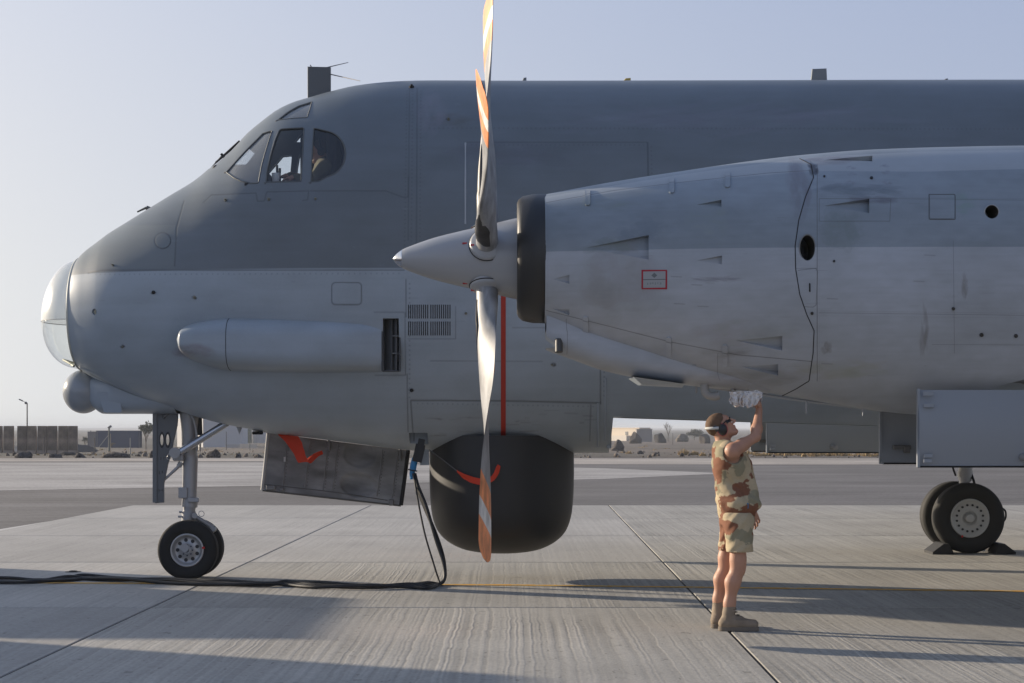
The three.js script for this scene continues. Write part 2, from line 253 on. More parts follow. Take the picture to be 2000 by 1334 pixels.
// --- fuselage shape: outline from the side, width from above
const ZX = (px, z = 0) => (px - CX) * (CAMZ - z) / FOC, ZY = (py, z = 0) => EYE + (HORIZON - py) * (CAMZ - z) / FOC;
const fusTop = table([[150, 534], [156, 517], [165, 500], [200, 472], [225, 454], [250, 439], [299, 409], [340, 384], [391, 353], [430, 320], [473, 282.5], [490, 264], [520, 239], [550, 217], [580, 203], [611, 194], [646, 184], [700, 171.5], [760, 164.5], [805, 162], [850, 161.5], [1000, 162], [2000, 160], [2900, 160], [4600, 300]].map(([a, b]) => [ZX(a), ZY(b)]));
const fusBot = table([[150, 713], [169, 729], [230, 761], [300, 790], [347, 803.5], [392, 818], [440, 831], [524, 846], [600, 854.5], [700, 867], [795, 879], [850, 883], [1180, 885], [2300, 885], [3000, 800], [4600, 420]].map(([a, b]) => [ZX(a), ZY(b)]));
const fusWid = table([[-4.76, .68], [-4.6, .79], [-4.3, .96], [-4, 1.07], [-3.5, 1.21], [-3, 1.31], [-2.4, 1.40], [-1.6, 1.45], [0, 1.46], [10, 1.46], [20.4, .3]]);
const FN = 2.16, fusRing = superRing(FN);
const fus = (x, inset = 0) => { const t = fusTop(x), b = fusBot(x); return { c: (t + b) / 2, a: (t - b) / 2 - inset, w: fusWid(x) - inset }; };
const fusZ = (x, y, inset = 0) => { const f = fus(x, inset), k = Math.abs((y - f.c) / f.a); return k >= 1 ? 0 : f.w * (1 - k ** FN) ** (1 / FN); };
const NOSE = ZX(162), UX = 18, UY = 6.2;                                       // the paint map covers 18 m by 6.2 m
const fusUV = (x, y) => [(x + 6) / UX, y / UY];
function onFus(px, py) { let z = 1.2, p; for (let i = 0; i < 8; i++) { p = P(px, py, z); z = fusZ(p.x, p.y); } p.z = z; return p; }
function fusNormal(p, zf = fusZ) { const e = .01, dx = (zf(p.x + e, p.y) - zf(p.x - e, p.y)) / (2 * e), dy = (zf(p.x, p.y + e) - zf(p.x, p.y - e)) / (2 * e); return V(-dx, -dy, 1).normalize(); }

const srgb = (v) => Math.round(255 * (v <= .0031308 ? v * 12.92 : 1.055 * v ** (1 / 2.4) - .055));
const css = (r, g, b, a = 1) => `rgba(${srgb(r)},${srgb(g)},${srgb(b)},${a})`;
const UPPER = [.145, .168, .190], LOWER = [.328, .374, .424];
// painter: strokes given in photo pixels on a skin, drawn into that skin's map
function painter(ctx, W, H, toSkin, uvOf) {
  const at = (px, py) => { const p = toSkin(px, py), [u, v] = uvOf(p.x, p.y); return [u * W, (1 - v) * H]; };
  const dense = (pts) => { const o = []; for (let i = 0; i < pts.length - 1; i++) for (let k = 0; k < 12; k++) o.push([lerp(pts[i][0], pts[i + 1][0], k / 12), lerp(pts[i][1], pts[i + 1][1], k / 12)]); o.push(pts[pts.length - 1]); return o; };
  return {
    at,
    line(pts, style, w) { ctx.strokeStyle = style; ctx.lineWidth = w; ctx.beginPath(); dense(pts).forEach(([x, y], i) => { const q = at(x, y); i ? ctx.lineTo(...q) : ctx.moveTo(...q); }); ctx.stroke(); },
    fill(pts, style) { ctx.fillStyle = style; ctx.beginPath(); dense([...pts, pts[0]]).forEach(([x, y], i) => { const q = at(x, y); i ? ctx.lineTo(...q) : ctx.moveTo(...q); }); ctx.fill(); },
    rivets(pts, step, style, r = 1) { ctx.fillStyle = style; const d = dense(pts).map((q) => at(...q)); let acc = 0; for (let i = 1; i < d.length; i++) { const L = Math.hypot(d[i][0] - d[i - 1][0], d[i][1] - d[i - 1][1]); let s = step - acc; while (s < L) { ctx.beginPath(); ctx.arc(lerp(d[i - 1][0], d[i][0], s / L), lerp(d[i - 1][1], d[i][1], s / L), r, 0, 7); ctx.fill(); s += step; } acc = (acc + L) % step; } },
    blot(px, py, rx, ry, style, seed, n = 40) { const q = at(px, py), r = rng(seed); for (let i = 0; i < n; i++) { const a = r() * 7, d = Math.sqrt(r()); ctx.fillStyle = style; ctx.beginPath(); ctx.ellipse(q[0] + Math.cos(a) * d * rx, q[1] + Math.sin(a) * d * ry, rx * (.2 + r() * .35), ry * (.2 + r() * .35), r() * .6 - .3, 0, 7); ctx.fill(); } },
  };
}
function grime(ctx, W, H, seed, amount) {                                     // streaked dirt and faded paint, fine and coarse
  const im = ctx.getImageData(0, 0, W, H), d = im.data;
  for (let j = 0; j < H; j++) for (let i = 0; i < W; i++) { const n = 1 + amount * (fbm(i * .004, j * .01, seed, 4) * .55 + fbm(i * .03, j * .05, seed + 5, 3) * .3 + fbm(i * .012, j * .2, seed + 9, 2) * .16) + (h3(i, j, seed) - .5) * .018, o = (j * W + i) * 4; d[o] *= n; d[o + 1] *= n; d[o + 2] *= n * (1 + (n - 1) * .1); }
  ctx.putImageData(im, 0, 0);
}
const arc = (cx, cy, rx, ry, a0, a1, n) => Array.from({ length: n + 1 }, (_, i) => { const a = lerp(a0, a1, i / n) * Math.PI / 180; return [cx + Math.cos(a) * rx, cy - Math.sin(a) * ry]; });
const rectPx = (x0, y0, x1, y1, r = 0) => (r ? [...arc(x1 - r, y0 + r, r, r, 0, 90, 4), ...arc(x0 + r, y0 + r, r, r, 90, 180, 4), ...arc(x0 + r, y1 - r, r, r, 180, 270, 4), ...arc(x1 - r, y1 - r, r, r, 270, 360, 4)] : [[x0, y0], [x1, y0], [x1, y1], [x0, y1]]);
const fusLines = (p, style, rivet, w) => {
  p.line([[793, 545], [793, 620]], style, w); p.line([[795, 730], [797, 845]], style, w);
  p.line([[815, 172], [813, 525]], style, w); p.line([[800, 172], [797, 470]], style, w * .8);
  p.line([[802, 782], [985, 783], [1168, 787]], style, w * 1.6); p.line([[802, 782], [808, 862]], style, w * 1.4); p.line([[1154, 790], [1152, 862]], style, w);
  p.line([[912, 278], [1265, 278]], style, w); p.line([[1265, 278], [1266, 345]], style, w * 1.5); p.line([[1172, 560], [1173, 790]], style, w * 1.3);
  p.line([[397, 396], [413, 381], [500, 377], [503, 393], [516, 393], [521, 375], [603, 373], [601, 390], [590, 392]], style, w); p.line([[605, 373], [754, 373], [786, 385], [797, 385], [798, 345]], style, w);
  p.line([[360, 392], [345, 445], [341, 520]], style, w * 1.4); p.line([[172, 533], [200, 528], [790, 527.5]], style, w * 1.2);
  p.line([[176, 730], [230, 758], [300, 788]], style, w * 1.2);
  p.line(rectPx(648, 552, 706, 595, 7).concat([rectPx(648, 552, 706, 595, 7)[0]]), style, w); p.line(arc(318, 470, 15.5, 15.5, 0, 360, 24), style, w); p.line([[730, 610], [790, 610]], style, w * .7); p.line([[732, 733], [792, 733], [791, 610]], style, w * .8); p.line([[890, 598], [890, 662], [796, 662]], style, w * .6); p.line([[1000, 640], [1080, 640]], style, w * .6); p.line([[795, 520], [1000, 640]], 'rgba(0,0,0,0)', 0);
  p.line([[840, 705], [1060, 706]], style, w * .6);
  p.rivets([[822, 172], [820, 520]], 5, rivet); p.rivets([[795, 172], [790, 500]], 5, rivet); p.rivets([[806, 172], [803, 520]], 5, rivet);
  p.rivets([[830, 250], [2000, 252]], 5.5, rivet); p.rivets([[912, 283], [1262, 283]], 5.5, rivet); p.rivets([[800, 545], [800, 780]], 5.5, rivet); p.rivets([[178, 536], [790, 534]], 6.5, rivet, .8);
  p.rivets([[1180, 560], [1180, 780]], 5.5, rivet); p.rivets([[806, 788], [1165, 794]], 6, rivet, .8); p.rivets([[1272, 278], [1273, 345]], 5.5, rivet);
};
const FW = 2048, FH = 704;
const fusMap = canvasTex(FW, FH, (c) => {
  c.fillStyle = css(...LOWER); c.fillRect(0, 0, FW, FH);
  const p = painter(c, FW, FH, onFus, fusUV), ySplit = (1 - 3.305 / UY) * FH;
  c.fillStyle = css(...UPPER); c.fillRect(0, 0, FW, ySplit);
  grime(c, FW, FH, 21, .16);
  p.fill([[155, 440], [345, 440], [341, 524], [155, 524]], css(.185, .205, .212, .35));
  fusLines(p, css(.05, .055, .06, .5), css(.06, .065, .07, .33), 1.1);
  p.blot(880, 235, 22, 8, css(.1, .11, .12, 0.090), 3); p.blot(840, 215, 16, 26, css(.22, .235, .24, 0.090), 4); p.blot(1400, 230, 190, 10, css(.22, .24, .26, 0.072), 5); p.blot(1000, 300, 60, 14, css(.11, .12, .135, 0.090), 6);
  p.blot(385, 690, 26, 7, css(.16, .13, .10, 0.063), 7); p.blot(560, 850, 10, 4, css(.2, .1, .08, 0.090), 8);
  const r = rng(19); for (let i = 0; i < 34; i++) { const px = 830 + r() * 320, py = 800 + r() * 55, w = 5 + r() * 26; p.line([[px, py], [px + w, py + (r() - .5) * 3]], css(.08, .075, .07, .10 + r() * .16), .6 + r()); }
  for (let i = 0; i < 60; i++) { const px = 170 + r() * 900, py = 200 + r() * 640, w = 3 + r() * 14; p.line([[px, py], [px + w, py + (r() - .5)]], r() > .5 ? css(.10, .11, .12, .18) : css(.42, .43, .44, .2), .5 + r() * .6); }
  for (const [x, y] of [[300, 571], [380, 581], [918, 862], [1040, 862], [876, 233], [804, 762], [1080, 712], [240, 677]]) p.blot(x, y, 3.2, 2, css(.03, .03, .03, .35), x, 10);
}, true);
const fusBump = canvasTex(FW, FH, (c) => {
  c.fillStyle = '#808080'; c.fillRect(0, 0, FW, FH); const p = painter(c, FW, FH, onFus, fusUV);
  const im = c.getImageData(0, 0, FW, FH), d = im.data; for (let j = 0; j < FH; j++) for (let i = 0; i < FW; i++) { const n = fbm(i * .012, j * .016, 4, 2) * 13, o = (j * FW + i) * 4; d[o] = d[o + 1] = d[o + 2] = 128 + n; } c.putImageData(im, 0, 0);
  fusLines(p, 'rgba(40,40,40,.8)', 'rgba(190,190,190,.5)', 1.4);
}, false);
const fusMat = new THREE.MeshPhysicalMaterial({ map: fusMap, bumpMap: fusBump, bumpScale: .0045, roughness: .40, specularIntensity: .9 });
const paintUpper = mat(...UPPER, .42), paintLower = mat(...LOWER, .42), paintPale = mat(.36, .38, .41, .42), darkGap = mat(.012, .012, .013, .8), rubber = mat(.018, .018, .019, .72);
const steel = mat(.42, .42, .43, .32, { metalness: .75 }), chrome = mat(.7, .7, .72, .14, { metalness: 1 }), silverPaint = mat(.36, .36, .37, .38, { metalness: .25 });
const glassGlareDust = new THREE.MeshPhysicalMaterial({ color: lin(.62, .66, .70), transmission: .72, thickness: 0, roughness: .05, ior: 1.5 });  // pale film colours in sky reflection along with dust
const glassClear = new THREE.MeshPhysicalMaterial({ color: lin(.86, .89, .9), transmission: .975, thickness: 0, roughness: .0, ior: 1.6 });

// --- windows
const unz = ([a, b]) => [250 + a / 3.3333, 100 + b / 3.3333];
const panes = {
  quarter: [[640, 788], [760, 655], [880, 535], [940, 517], [905, 625], [872, 740], [850, 858], [800, 862], [740, 848], [690, 825]].map(unz),
  slider: [[900, 853], [905, 780], [925, 690], [955, 585], [985, 512], [1000, 506], [1147, 498], [1140, 640], [1127, 848]].map(unz),
  rear: [[1192, 850], [1197, 700], [1210, 500], ...arc(1275, 648, 142, 150, 78, -78, 14).map(([x, y]) => [x, y + 20]), [1240, 848]].map(unz),
  eyebrow: [[975, 450], [1040, 398], [1110, 358], [1198, 330], [1188, 370], [1168, 432], [1080, 437]].map(unz),
};
const paneXY = Object.fromEntries(Object.entries(panes).map(([k, pts]) => [k, pts.map(([a, b]) => { const p = onFus(a, b); return [p.x, p.y]; })]));
const prism = (pts, z0, z1) => new THREE.ExtrudeGeometry(new THREE.Shape(pts.map(([x, y]) => new THREE.Vector2(x, y))), { depth: z1 - z0, bevelEnabled: false }).translate(0, 0, z0);
function resample(pts, n) { const q = [...pts, pts[0]], L = [0]; for (let i = 1; i < q.length; i++) L.push(L[i - 1] + Math.hypot(q[i][0] - q[i - 1][0], q[i][1] - q[i - 1][1])); const out = []; for (let k = 0; k < n; k++) { const s = L[L.length - 1] * k / n; let i = 1; while (L[i] < s) i++; const t = (s - L[i - 1]) / (L[i] - L[i - 1]); out.push([lerp(q[i - 1][0], q[i][0], t), lerp(q[i - 1][1], q[i][1], t)]); } return out; }
// a sheet that follows a skin inside an outline; lift raises it off the skin, skirt closes its edge
function patch(pts, zf, { n = 72, rings = 8, side = 1, lift = 0, skirt = 0, uvOf = null } = {}) {
  const b = resample(pts, n), c = b.reduce((s, q) => [s[0] + q[0] / n, s[1] + q[1] / n], [0, 0]), pos = [], uv = [], idx = [];
  const put = (x, y, l) => { const z = zf(x, y), m = fusNormal({ x, y }, zf); pos.push(x + m.x * l, y + m.y * l, side * (z + m.z * l)); uv.push(...(uvOf ? uvOf(x, y) : [x, y])); };
  for (let r = 0; r <= rings; r++) for (let i = 0; i < n; i++) put(lerp(b[i][0], c[0], r / rings), lerp(b[i][1], c[1], r / rings), lift);
  for (let r = 0; r < rings; r++) for (let i = 0; i < n; i++) { const j = (i + 1) % n, A = r * n + i, B = r * n + j, C = A + n, D = B + n; idx.push(A, B, D, A, D, C); }
  if (skirt) { const base = pos.length / 3; for (let i = 0; i < n; i++) put(b[i][0], b[i][1], lift); for (let i = 0; i < n; i++) put(b[i][0], b[i][1], lift - skirt); for (let i = 0; i < n; i++) { const j = (i + 1) % n, A = base + i, B = base + j, C = A + n, D = B + n; idx.push(A, C, B, B, C, D); } }
  const g = new THREE.BufferGeometry(); g.setAttribute('position', new THREE.Float32BufferAttribute(pos, 3)); g.setAttribute('uv', new THREE.Float32BufferAttribute(uv, 2)); g.setIndex(idx); g.computeVertexNormals(); return g;
}
const skinXY = (pts, on) => pts.map(([a, b]) => { const p = on(a, b); return [p.x, p.y]; });

let fuselage;
{
  const xs = span([[NOSE, 8], [-4.55, 6], [-4.4, 44], [-1.2, 10], [.4, 14], [10, 10], [20.4, 0]]);
  const outer = solidLoft(xs, (x, t) => { const f = fus(x); return fusRing(f.c, f.a, f.w, 0, t); }, 112, fusUV);
  const inner = solidLoft(span([[NOSE - .05, 6], [-4.4, 20], [-1.5, 0]]), (x, t) => { const f = fus(Math.max(x, NOSE), .045); return fusRing(f.c, f.a, f.w, 0, t); }, 64, fusUV);
  const cuts = [inner, ...Object.values(paneXY).map((q) => prism(q, -2, 2))];
  // windscreen: two panes cut from the front, a post between them
  const yTop = ZY(276), yBot = ZY(338);
  for (const s of [-1, 1]) cuts.push(new THREE.ExtrudeGeometry(new THREE.Shape([[.05, yBot], [.60, yBot - .02], [.50, yTop - .06], [.05, yTop]].map(([z, y]) => new THREE.Vector2(s * z, y))), { depth: 1.9, bevelEnabled: false }).rotateY(-Math.PI / 2).translate(-2.75, 0, 0));
  // open weapons bay under the belly
  cuts.push(bx(7.6, 2, 4, 3.8, -1, 0).rotateZ(-.033).translate(1.07, 1.782, 0), bx(7.2, 1.3, 1.4, 4.8, 2.2, 0));
  // air outlet behind the side fairing, and small round openings
  const o1 = onFus(764, 673); cuts.push(bx(.165, .535, 1.8, o1.x, o1.y, o1.z - .6));
  for (const [a, b, r] of [[184, 609, .033]]) { const p = onFus(a, b), n = fusNormal(p); cuts.push(cyl(p.clone().addScaledVector(n, -.3), p.clone().addScaledVector(n, .05), r, r, 20)); }
  // ground power socket recess under the belly and nose gear well
  cuts.push(bx(.2, .3, .3, ZX(818, .55), 1.46, .62), bx(1.0, .9, .5, -3.35, 1.75, 0));
  fuselage = mesh('fuselage', carve(outer, cuts, fusUV), fusMat, aircraft);
}
{
  const G1 = (name, g, m) => mesh(name, g, m, fuselage);
  for (const [kind, q] of Object.entries(paneXY)) for (const s of [1, -1]) {
    G1('window_pane', patch(q, (x, y) => fusZ(x, y, .012), { side: s }), s > 0 && (kind === 'quarter' || kind === 'eyebrow') ? glassGlareDust : glassClear);
    const b = resample(q, 60).map(([x, y]) => V(x, y, s * fusZ(x, y, .004))); b.push(b[0].clone());
    G1('window_seal', new THREE.TubeGeometry(new THREE.CatmullRomCurve3(b, true), 90, .009, 6, true), mat(.09, .10, .105, .6));
  }
  for (const s of [-1, 1]) {                                                  // windscreen panes lie on the sloping nose
    const yTop = ZY(274), yBot = ZY(340);
    const g = gridGeo(10, 10, (u, v) => { const y = lerp(yBot, yTop, v), z = lerp(.045, lerp(.605, .51, v), u); let lo = -4.4, hi = -2; for (let i = 0; i < 40; i++) { const x = (lo + hi) / 2; if (fusTop(x) > y && fusZ(x, y, .01) > z) hi = x; else lo = x; } return [lo, y, s * z]; });
    G1('windscreen_pane', g, glassClear);
  }
  // windscreen wipers
  for (const s of [.28, -.28]) {
    const a = P(393, 355, s), b = P(440, 311, s), c = P(472, 280, s), n = V(-.6, .8, 0);
    const up = (p, k) => p.clone().addScaledVector(n, k);
    G1('wiper', [cyl(up(a, .012), up(b, .05), .013, .011), cyl(up(P(426, 324, s), .035), up(c, .03), .02, .016), bx(.06, .05, .05, a.x, a.y + .015, s), cyl(up(b, -.01), up(b, .075), .014), bx(.11, .025, .03).rotateZ(.75).translate(b.x, b.y + .045, s)], rubber);
  }
  // nose dome: ring, clear lower glazing, upper glazing whitened in colour for sun glare
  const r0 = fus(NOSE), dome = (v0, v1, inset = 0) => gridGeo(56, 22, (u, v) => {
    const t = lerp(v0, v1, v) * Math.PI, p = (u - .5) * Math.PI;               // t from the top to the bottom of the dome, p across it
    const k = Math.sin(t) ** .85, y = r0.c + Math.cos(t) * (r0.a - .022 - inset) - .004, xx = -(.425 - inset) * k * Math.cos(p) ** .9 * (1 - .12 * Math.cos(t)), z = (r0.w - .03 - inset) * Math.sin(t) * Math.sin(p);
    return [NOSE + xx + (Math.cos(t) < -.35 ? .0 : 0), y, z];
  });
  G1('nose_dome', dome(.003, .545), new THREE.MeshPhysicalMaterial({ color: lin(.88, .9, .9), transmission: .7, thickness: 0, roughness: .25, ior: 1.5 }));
  G1('nose_glazing', dome(.548, .997), new THREE.MeshPhysicalMaterial({ color: lin(.93, .94, .93), transmission: 1, thickness: 0, roughness: .02, ior: 1.5 }));
  const ringPts = (k, x) => Array.from({ length: 64 }, (_, i) => { const [y, z] = fusRing(r0.c, r0.a * k, r0.w * k, 0, i / 64 * 2 * Math.PI); return V(x, y, z); });
  G1('dome_ring', new THREE.TubeGeometry(new THREE.CatmullRomCurve3(ringPts(.975, NOSE - .006), true), 120, .021, 8, true), mat(.5, .5, .44, .5));
  G1('dome_seam', new THREE.TubeGeometry(new THREE.CatmullRomCurve3(Array.from({ length: 40 }, (_, i) => { const t = .5465 * Math.PI, p = (i / 39 - .5) * Math.PI, k = Math.sin(t) ** .85; return V(NOSE - .426 * k * Math.cos(p) ** .9 * (1 - .12 * Math.cos(t)), r0.c + Math.cos(t) * (r0.a - .022) - .004, (r0.w - .03) * Math.sin(t) * Math.sin(p)); })), 50, .004, 5), mat(.35, .35, .33, .6));
  { const a = P(124, 703), b = P(157, 717); const q = [V(a.x, a.y, 0), V(lerp(a.x, b.x, .55), lerp(a.y, b.y, .5), .18), V(b.x + .01, b.y, .34)]; G1('dome_frame', [tube(q, .014, 20, 6), tube(q.map((p) => V(p.x, p.y, -p.z)), .014, 20, 6)], mat(.55, .55, .42, .5)); }
  G1('nose_seat', [bx(.16, .1, .3, NOSE + .06, ZY(703), 0, .03), bx(.09, .16, .26, NOSE + .04, ZY(688), 0, .03)], mat(.05, .055, .05, .8));
  // sensor ball and its fairing under the chin
  const bc = P(163, 765); G1('sensor_ball', new THREE.SphereGeometry(.242, 48, 32).scale(.93, 1, .95).translate(bc.x, bc.y, 0), new THREE.MeshPhysicalMaterial({ color: lin(.30, .32, .34), roughness: .22, clearcoat: .4, clearcoatRoughness: .12 }));
  G1('ball_seam', new THREE.TorusGeometry(.229, .004, 6, 60).rotateX(Math.PI / 2).scale(.80, 1, .82).translate(bc.x, bc.y - .118, 0), darkGap);
  {
    const xs = span([[ZX(172), 30], [ZX(352), 0]]);
    const g = solidLoft(xs, (x, t) => { const k = smooth(ZX(172), ZX(205), x), b = lerp(ZY(790), ZY(808.5), k), tp = Math.min(fus(x).c, ZY(735)), w = lerp(.18, .30, smooth(ZX(172), ZX(230), x)) + .1 * smooth(ZX(230), ZX(340), x); return superRing(2.8)((tp + b) / 2, (tp - b) / 2, w, 0, t); }, 40, (x, y) => [x, y]);
    G1('chin_fairing', g, paintLower);
    const panelZ = (x, y) => .292 + .0 * y; G1('fairing_hatch', patch([[ZX(190, .3), ZY(766, .3)], [ZX(232, .3), ZY(766, .3)], [ZX(238, .3), ZY(806, .3)], [ZX(203, .3), ZY(806, .3)]], panelZ, { n: 24, rings: 2, skirt: .02 }), paintLower);
  }
  // side fairing with air outlet
  {
    const yT = table([[338, 655], [342, 640], [352, 631], [380, 623], [440, 615.5], [560, 617], [660, 618], [735, 618.5], [742, 619]].map(([a, b]) => [ZX(a, 1.6), ZY(b, 1.6)])), yB = table([[338, 668], [342, 686], [352, 696], [380, 708], [440, 722], [560, 725], [735, 725.5], [742, 725]].map(([a, b]) => [ZX(a, 1.6), ZY(b, 1.6)]));
    const bulge = table([[338, .24], [346, .33], [370, .34], [440, .30], [560, .22], [700, .12], [742, .06]].map(([a, b]) => [ZX(a, 1.6), b]));
    const xs = span([[ZX(338, 1.6), 10], [ZX(352, 1.6), 12], [ZX(440, 1.6), 20], [ZX(742, 1.6), 0]]);
    const g = solidLoft(xs, (x, t) => { const c = (yT(x) + yB(x)) / 2, a = (yT(x) - yB(x)) / 2, z = fusZ(x, c); const d = bulge(x) + .25; return superRing(3.2)(c, a, d, z - .25, t); }, 56, fusUV);
    G1('side_fairing', g, fusMat);
    const seam = []; for (let i = 0; i <= 14; i++) { const x = ZX(438, 1.6), a = lerp(1.2, -1.2, i / 14) * 1.15; const c = (yT(x) + yB(x)) / 2, h = (yT(x) - yB(x)) / 2; const [y, z] = superRing(3.2)(c, h, bulge(x) + .25, fusZ(x, c) - .25, a); seam.push(V(x, y, z)); }
    G1('fairing_seam', tube(seam, .0035, 30, 5), darkGap);
    const o1 = onFus(764, 673);
    G1('outlet_frame', [bx(.018, .56, .05, o1.x - .09, o1.y, o1.z + .012, .006), bx(.018, .56, .05, o1.x + .09, o1.y, o1.z + .0, .006), bx(.18, .016, .04, o1.x, o1.y + .274, o1.z - .004, .005), bx(.18, .016, .04, o1.x, o1.y - .274, o1.z - .004, .005)], mat(.06, .063, .067, .6));
    for (const [dx, w] of [[-.035, .006], [.012, .014]]) G1('outlet_vane', bx(w, .53, .17).rotateY(.55).translate(o1.x + dx, o1.y, o1.z - .07), mat(.12, .125, .13, .5));
    for (const dy of [.09, -.09]) G1('outlet_rib', bx(.075, .012, .12, o1.x + .048, o1.y + dy, o1.z - .05), mat(.12, .125, .13, .5));
  }
  // louvres: two rows of upright dark rods standing for slot shade, in two blocks
  for (const [y0, y1] of [[595, 622], [628, 655]]) for (let i = 0; i < 20; i++) { const px = 798 + (i < 10 ? i * 4.15 : 43.5 + (i - 10) * 4.15), a = onFus(px, y0), b = onFus(px, y1); G1('louvre_dark_slot', cyl(a, b, .0055, .0055, 5), darkGap); }
  // hatches, covers and small fittings
  G1('access_hatch', patch(skinXY(rectPx(648, 552, 706, 595, 7), onFus), fusZ, { lift: .0035, skirt: .008, uvOf: fusUV }), fusMat);
  G1('round_cover', patch(skinXY(arc(318, 470, 15.5, 15.5, 0, 342, 20), onFus), fusZ, { lift: .004, skirt: .009, uvOf: fusUV }), fusMat);
  for (const [a, b, r] of [[300, 571, .014], [380, 581, .013], [221, 518, .009], [240, 677, .009], [441, 391, .012], [525, 389, .012], [616, 388, .01], [804, 762, .014], [876, 233, .012], [804, 170, .02], [910, 612, .01], [1078, 712, .008]]) { const p = onFus(a, b), n = fusNormal(p); G1('skin_fitting', [cyl(p.clone().addScaledVector(n, -.01), p.clone().addScaledVector(n, .012), r * 1.5, r * 1.3, 12), cyl(p, p.clone().addScaledVector(n, .03), r * .8, r * .6, 10)], a === 300 || a === 804 ? darkGap : mat(.22, .21, .17, .4, { metalness: .4 })); }
  { const a = onFus(909, 279), b = onFus(909, 358), c = onFus(909, 438); G1('door_strip', new THREE.TubeGeometry(new THREE.CatmullRomCurve3([a, b, c]), 24, .010, 6), paintPale); }
  { const q = [[240, 0], [240, 1]]; void q; const a = P(299, 412, .1), t = P(286, 405.5, .1), e = P(268, 414, .1); G1('air_data_vane', [cyl(a, t, .035, .026, 6), cyl(t, e, .014, .009, 6)], mat(.13, .125, .11, .5)); }
  // red warning band in line with the propellers
  G1('warning_band', gridGeo(2, 60, (u, v) => { const p = onFus(lerp(978.3, 987.8, u), lerp(864, 560, v)), n = fusNormal(p); return [p.x + n.x * .003, p.y + n.y * .003, p.z + n.z * .003]; }), mat(.42, .03, .016, .55));
  // aerials on the roof
  { const z = 0, a = P(602, 200, z), b = P(645, 189, z), h = ZY(132); const s = new THREE.Shape([[a.x, a.y - .06], [b.x, b.y - .05], [b.x, h - .005], [a.x, h]].map(([x, y]) => new THREE.Vector2(x, y))); const g = new THREE.ExtrudeGeometry(s, { depth: .05, bevelEnabled: true, bevelThickness: .012, bevelSize: .006, bevelSegments: 2 }).translate(0, 0, -.025);
    G1('blade_aerial', g, mat(.11, .118, .125, .5));
    G1('whip_aerial', [cyl(P(616, 137, .03), P(680, 122, -.5), .008, .004, 6), cyl(P(645, 145, .03), P(703, 158, .5), .007, .004, 6), cyl(P(606, 127, .06), P(612, 138, .0), .006, .008, 6)], mat(.16, .15, .16, .5)); }
  { const a = ZX(1583), b = ZX(1613), y = ZY(162) - .04; const s = new THREE.Shape([[a, y], [b + .01, y], [b, ZY(135)], [a + .02, ZY(136)]].map(([x, yy]) => new THREE.Vector2(x, yy))); G1('blade_aerial', new THREE.ExtrudeGeometry(s, { depth: .03, bevelEnabled: true, bevelThickness: .01, bevelSize: .005, bevelSegments: 2 }).translate(0, 0, -.015), mat(.2, .215, .23, .5)); }
  { const fin = (px, py, w, m) => { const x = ZX(px), y = ZY(163) - .03, h = ZY(py) - y; const s = new THREE.Shape([[x - w / 2, y], [x + w / 2, y], [x + w / 2, y + h], [x + w * .1, y + h * .95]].map(([p, q]) => new THREE.Vector2(p, q))); G1('roof_fitting', new THREE.ExtrudeGeometry(s, { depth: .05, bevelEnabled: true, bevelThickness: .01, bevelSize: .006, bevelSegments: 1 }).translate(0, 0, -.025), m); }; fin(1022, 153, .06, paintUpper); fin(1220, 154, .12, mat(.45, .33, .08, .6)); fin(1845, 155, .05, mat(.06, .06, .06, .6)); }
  // edges of the raised bay doors and belly fittings
  { const p = (px, y0, y1) => { const q = []; for (let i = 0; i <= 10; i++) { const a = onFus(px, lerp(y0, y1, i / 10)); q.push(a); } return q; }; G1('bay_door_edge', tube(p(1169, 786, 872), .016, 20, 6), paintLower); G1('bay_door_edge', tube(p(1183, 738, 860), .012, 20, 6), paintLower); }
  G1('bay_frame', bx(.05, .34, 1.0, 1.05, 1.61, 0, .01), paintLower);
  G1('belly_lamp', [bx(.11, .035, .1, ZX(508), ZY(845.5), .2, .01)], darkGap);
  G1('belly_aerial', new THREE.ConeGeometry(.035, .09, 12).rotateX(Math.PI).translate(ZX(470), ZY(841), .1), paintPale);
}

// ---------------------------------------------------------------- engine nacelles and propellers
const NZ = 4.5, NX = (px) => ZX(px, NZ), NYY = (py) => ZY(py, NZ);
const nacTop = table([[1063, 381], [1200, 356], [1330, 336], [1500, 312], [1580, 303.5], [1700, 294.5], [1850, 289.5], [2000, 287], [2400, 290], [3300, 420]].map(([a, b]) => [NX(a), NYY(b)]));
const nacBot = table([[1063, 631], [1150, 672], [1250, 706], [1350, 735], [1450, 757], [1550, 776], [1650, 793], [1765, 808], [1900, 815], [2400, 790], [3300, 560]].map(([a, b]) => [NX(a), NYY(b)]));
const nacWid = table([[1063, .555], [1200, .70], [1350, .83], [1500, .915], [1650, .96], [1850, .985], [2400, .98], [3300, .35]].map(([a, b]) => [NX(a), b]));
const NN = 2.08, nacRing = superRing(NN);
const nac = (x) => { const t = nacTop(x), b = nacBot(x); return { c: (t + b) / 2, a: (t - b) / 2, w: nacWid(x) }; };
const nacZ = (x, y) => { const f = nac(x), k = Math.abs((y - f.c) / f.a); return k >= 1 ? 0 : f.w * (1 - k ** NN) ** (1 / NN); };      // from the nacelle's own middle plane
function onNac(px, py) { let z = .8, p; for (let i = 0; i < 10; i++) { p = P(px, py, NZ + z); z = nacZ(p.x, p.y); } p.z = z; return p; }
const NUX = 6.2, NUY = 3.4, nacUV = (x, y) => [(x - 0) / NUX, (y - 1.5) / NUY];
const nacNormal = (p) => fusNormal(p, nacZ);
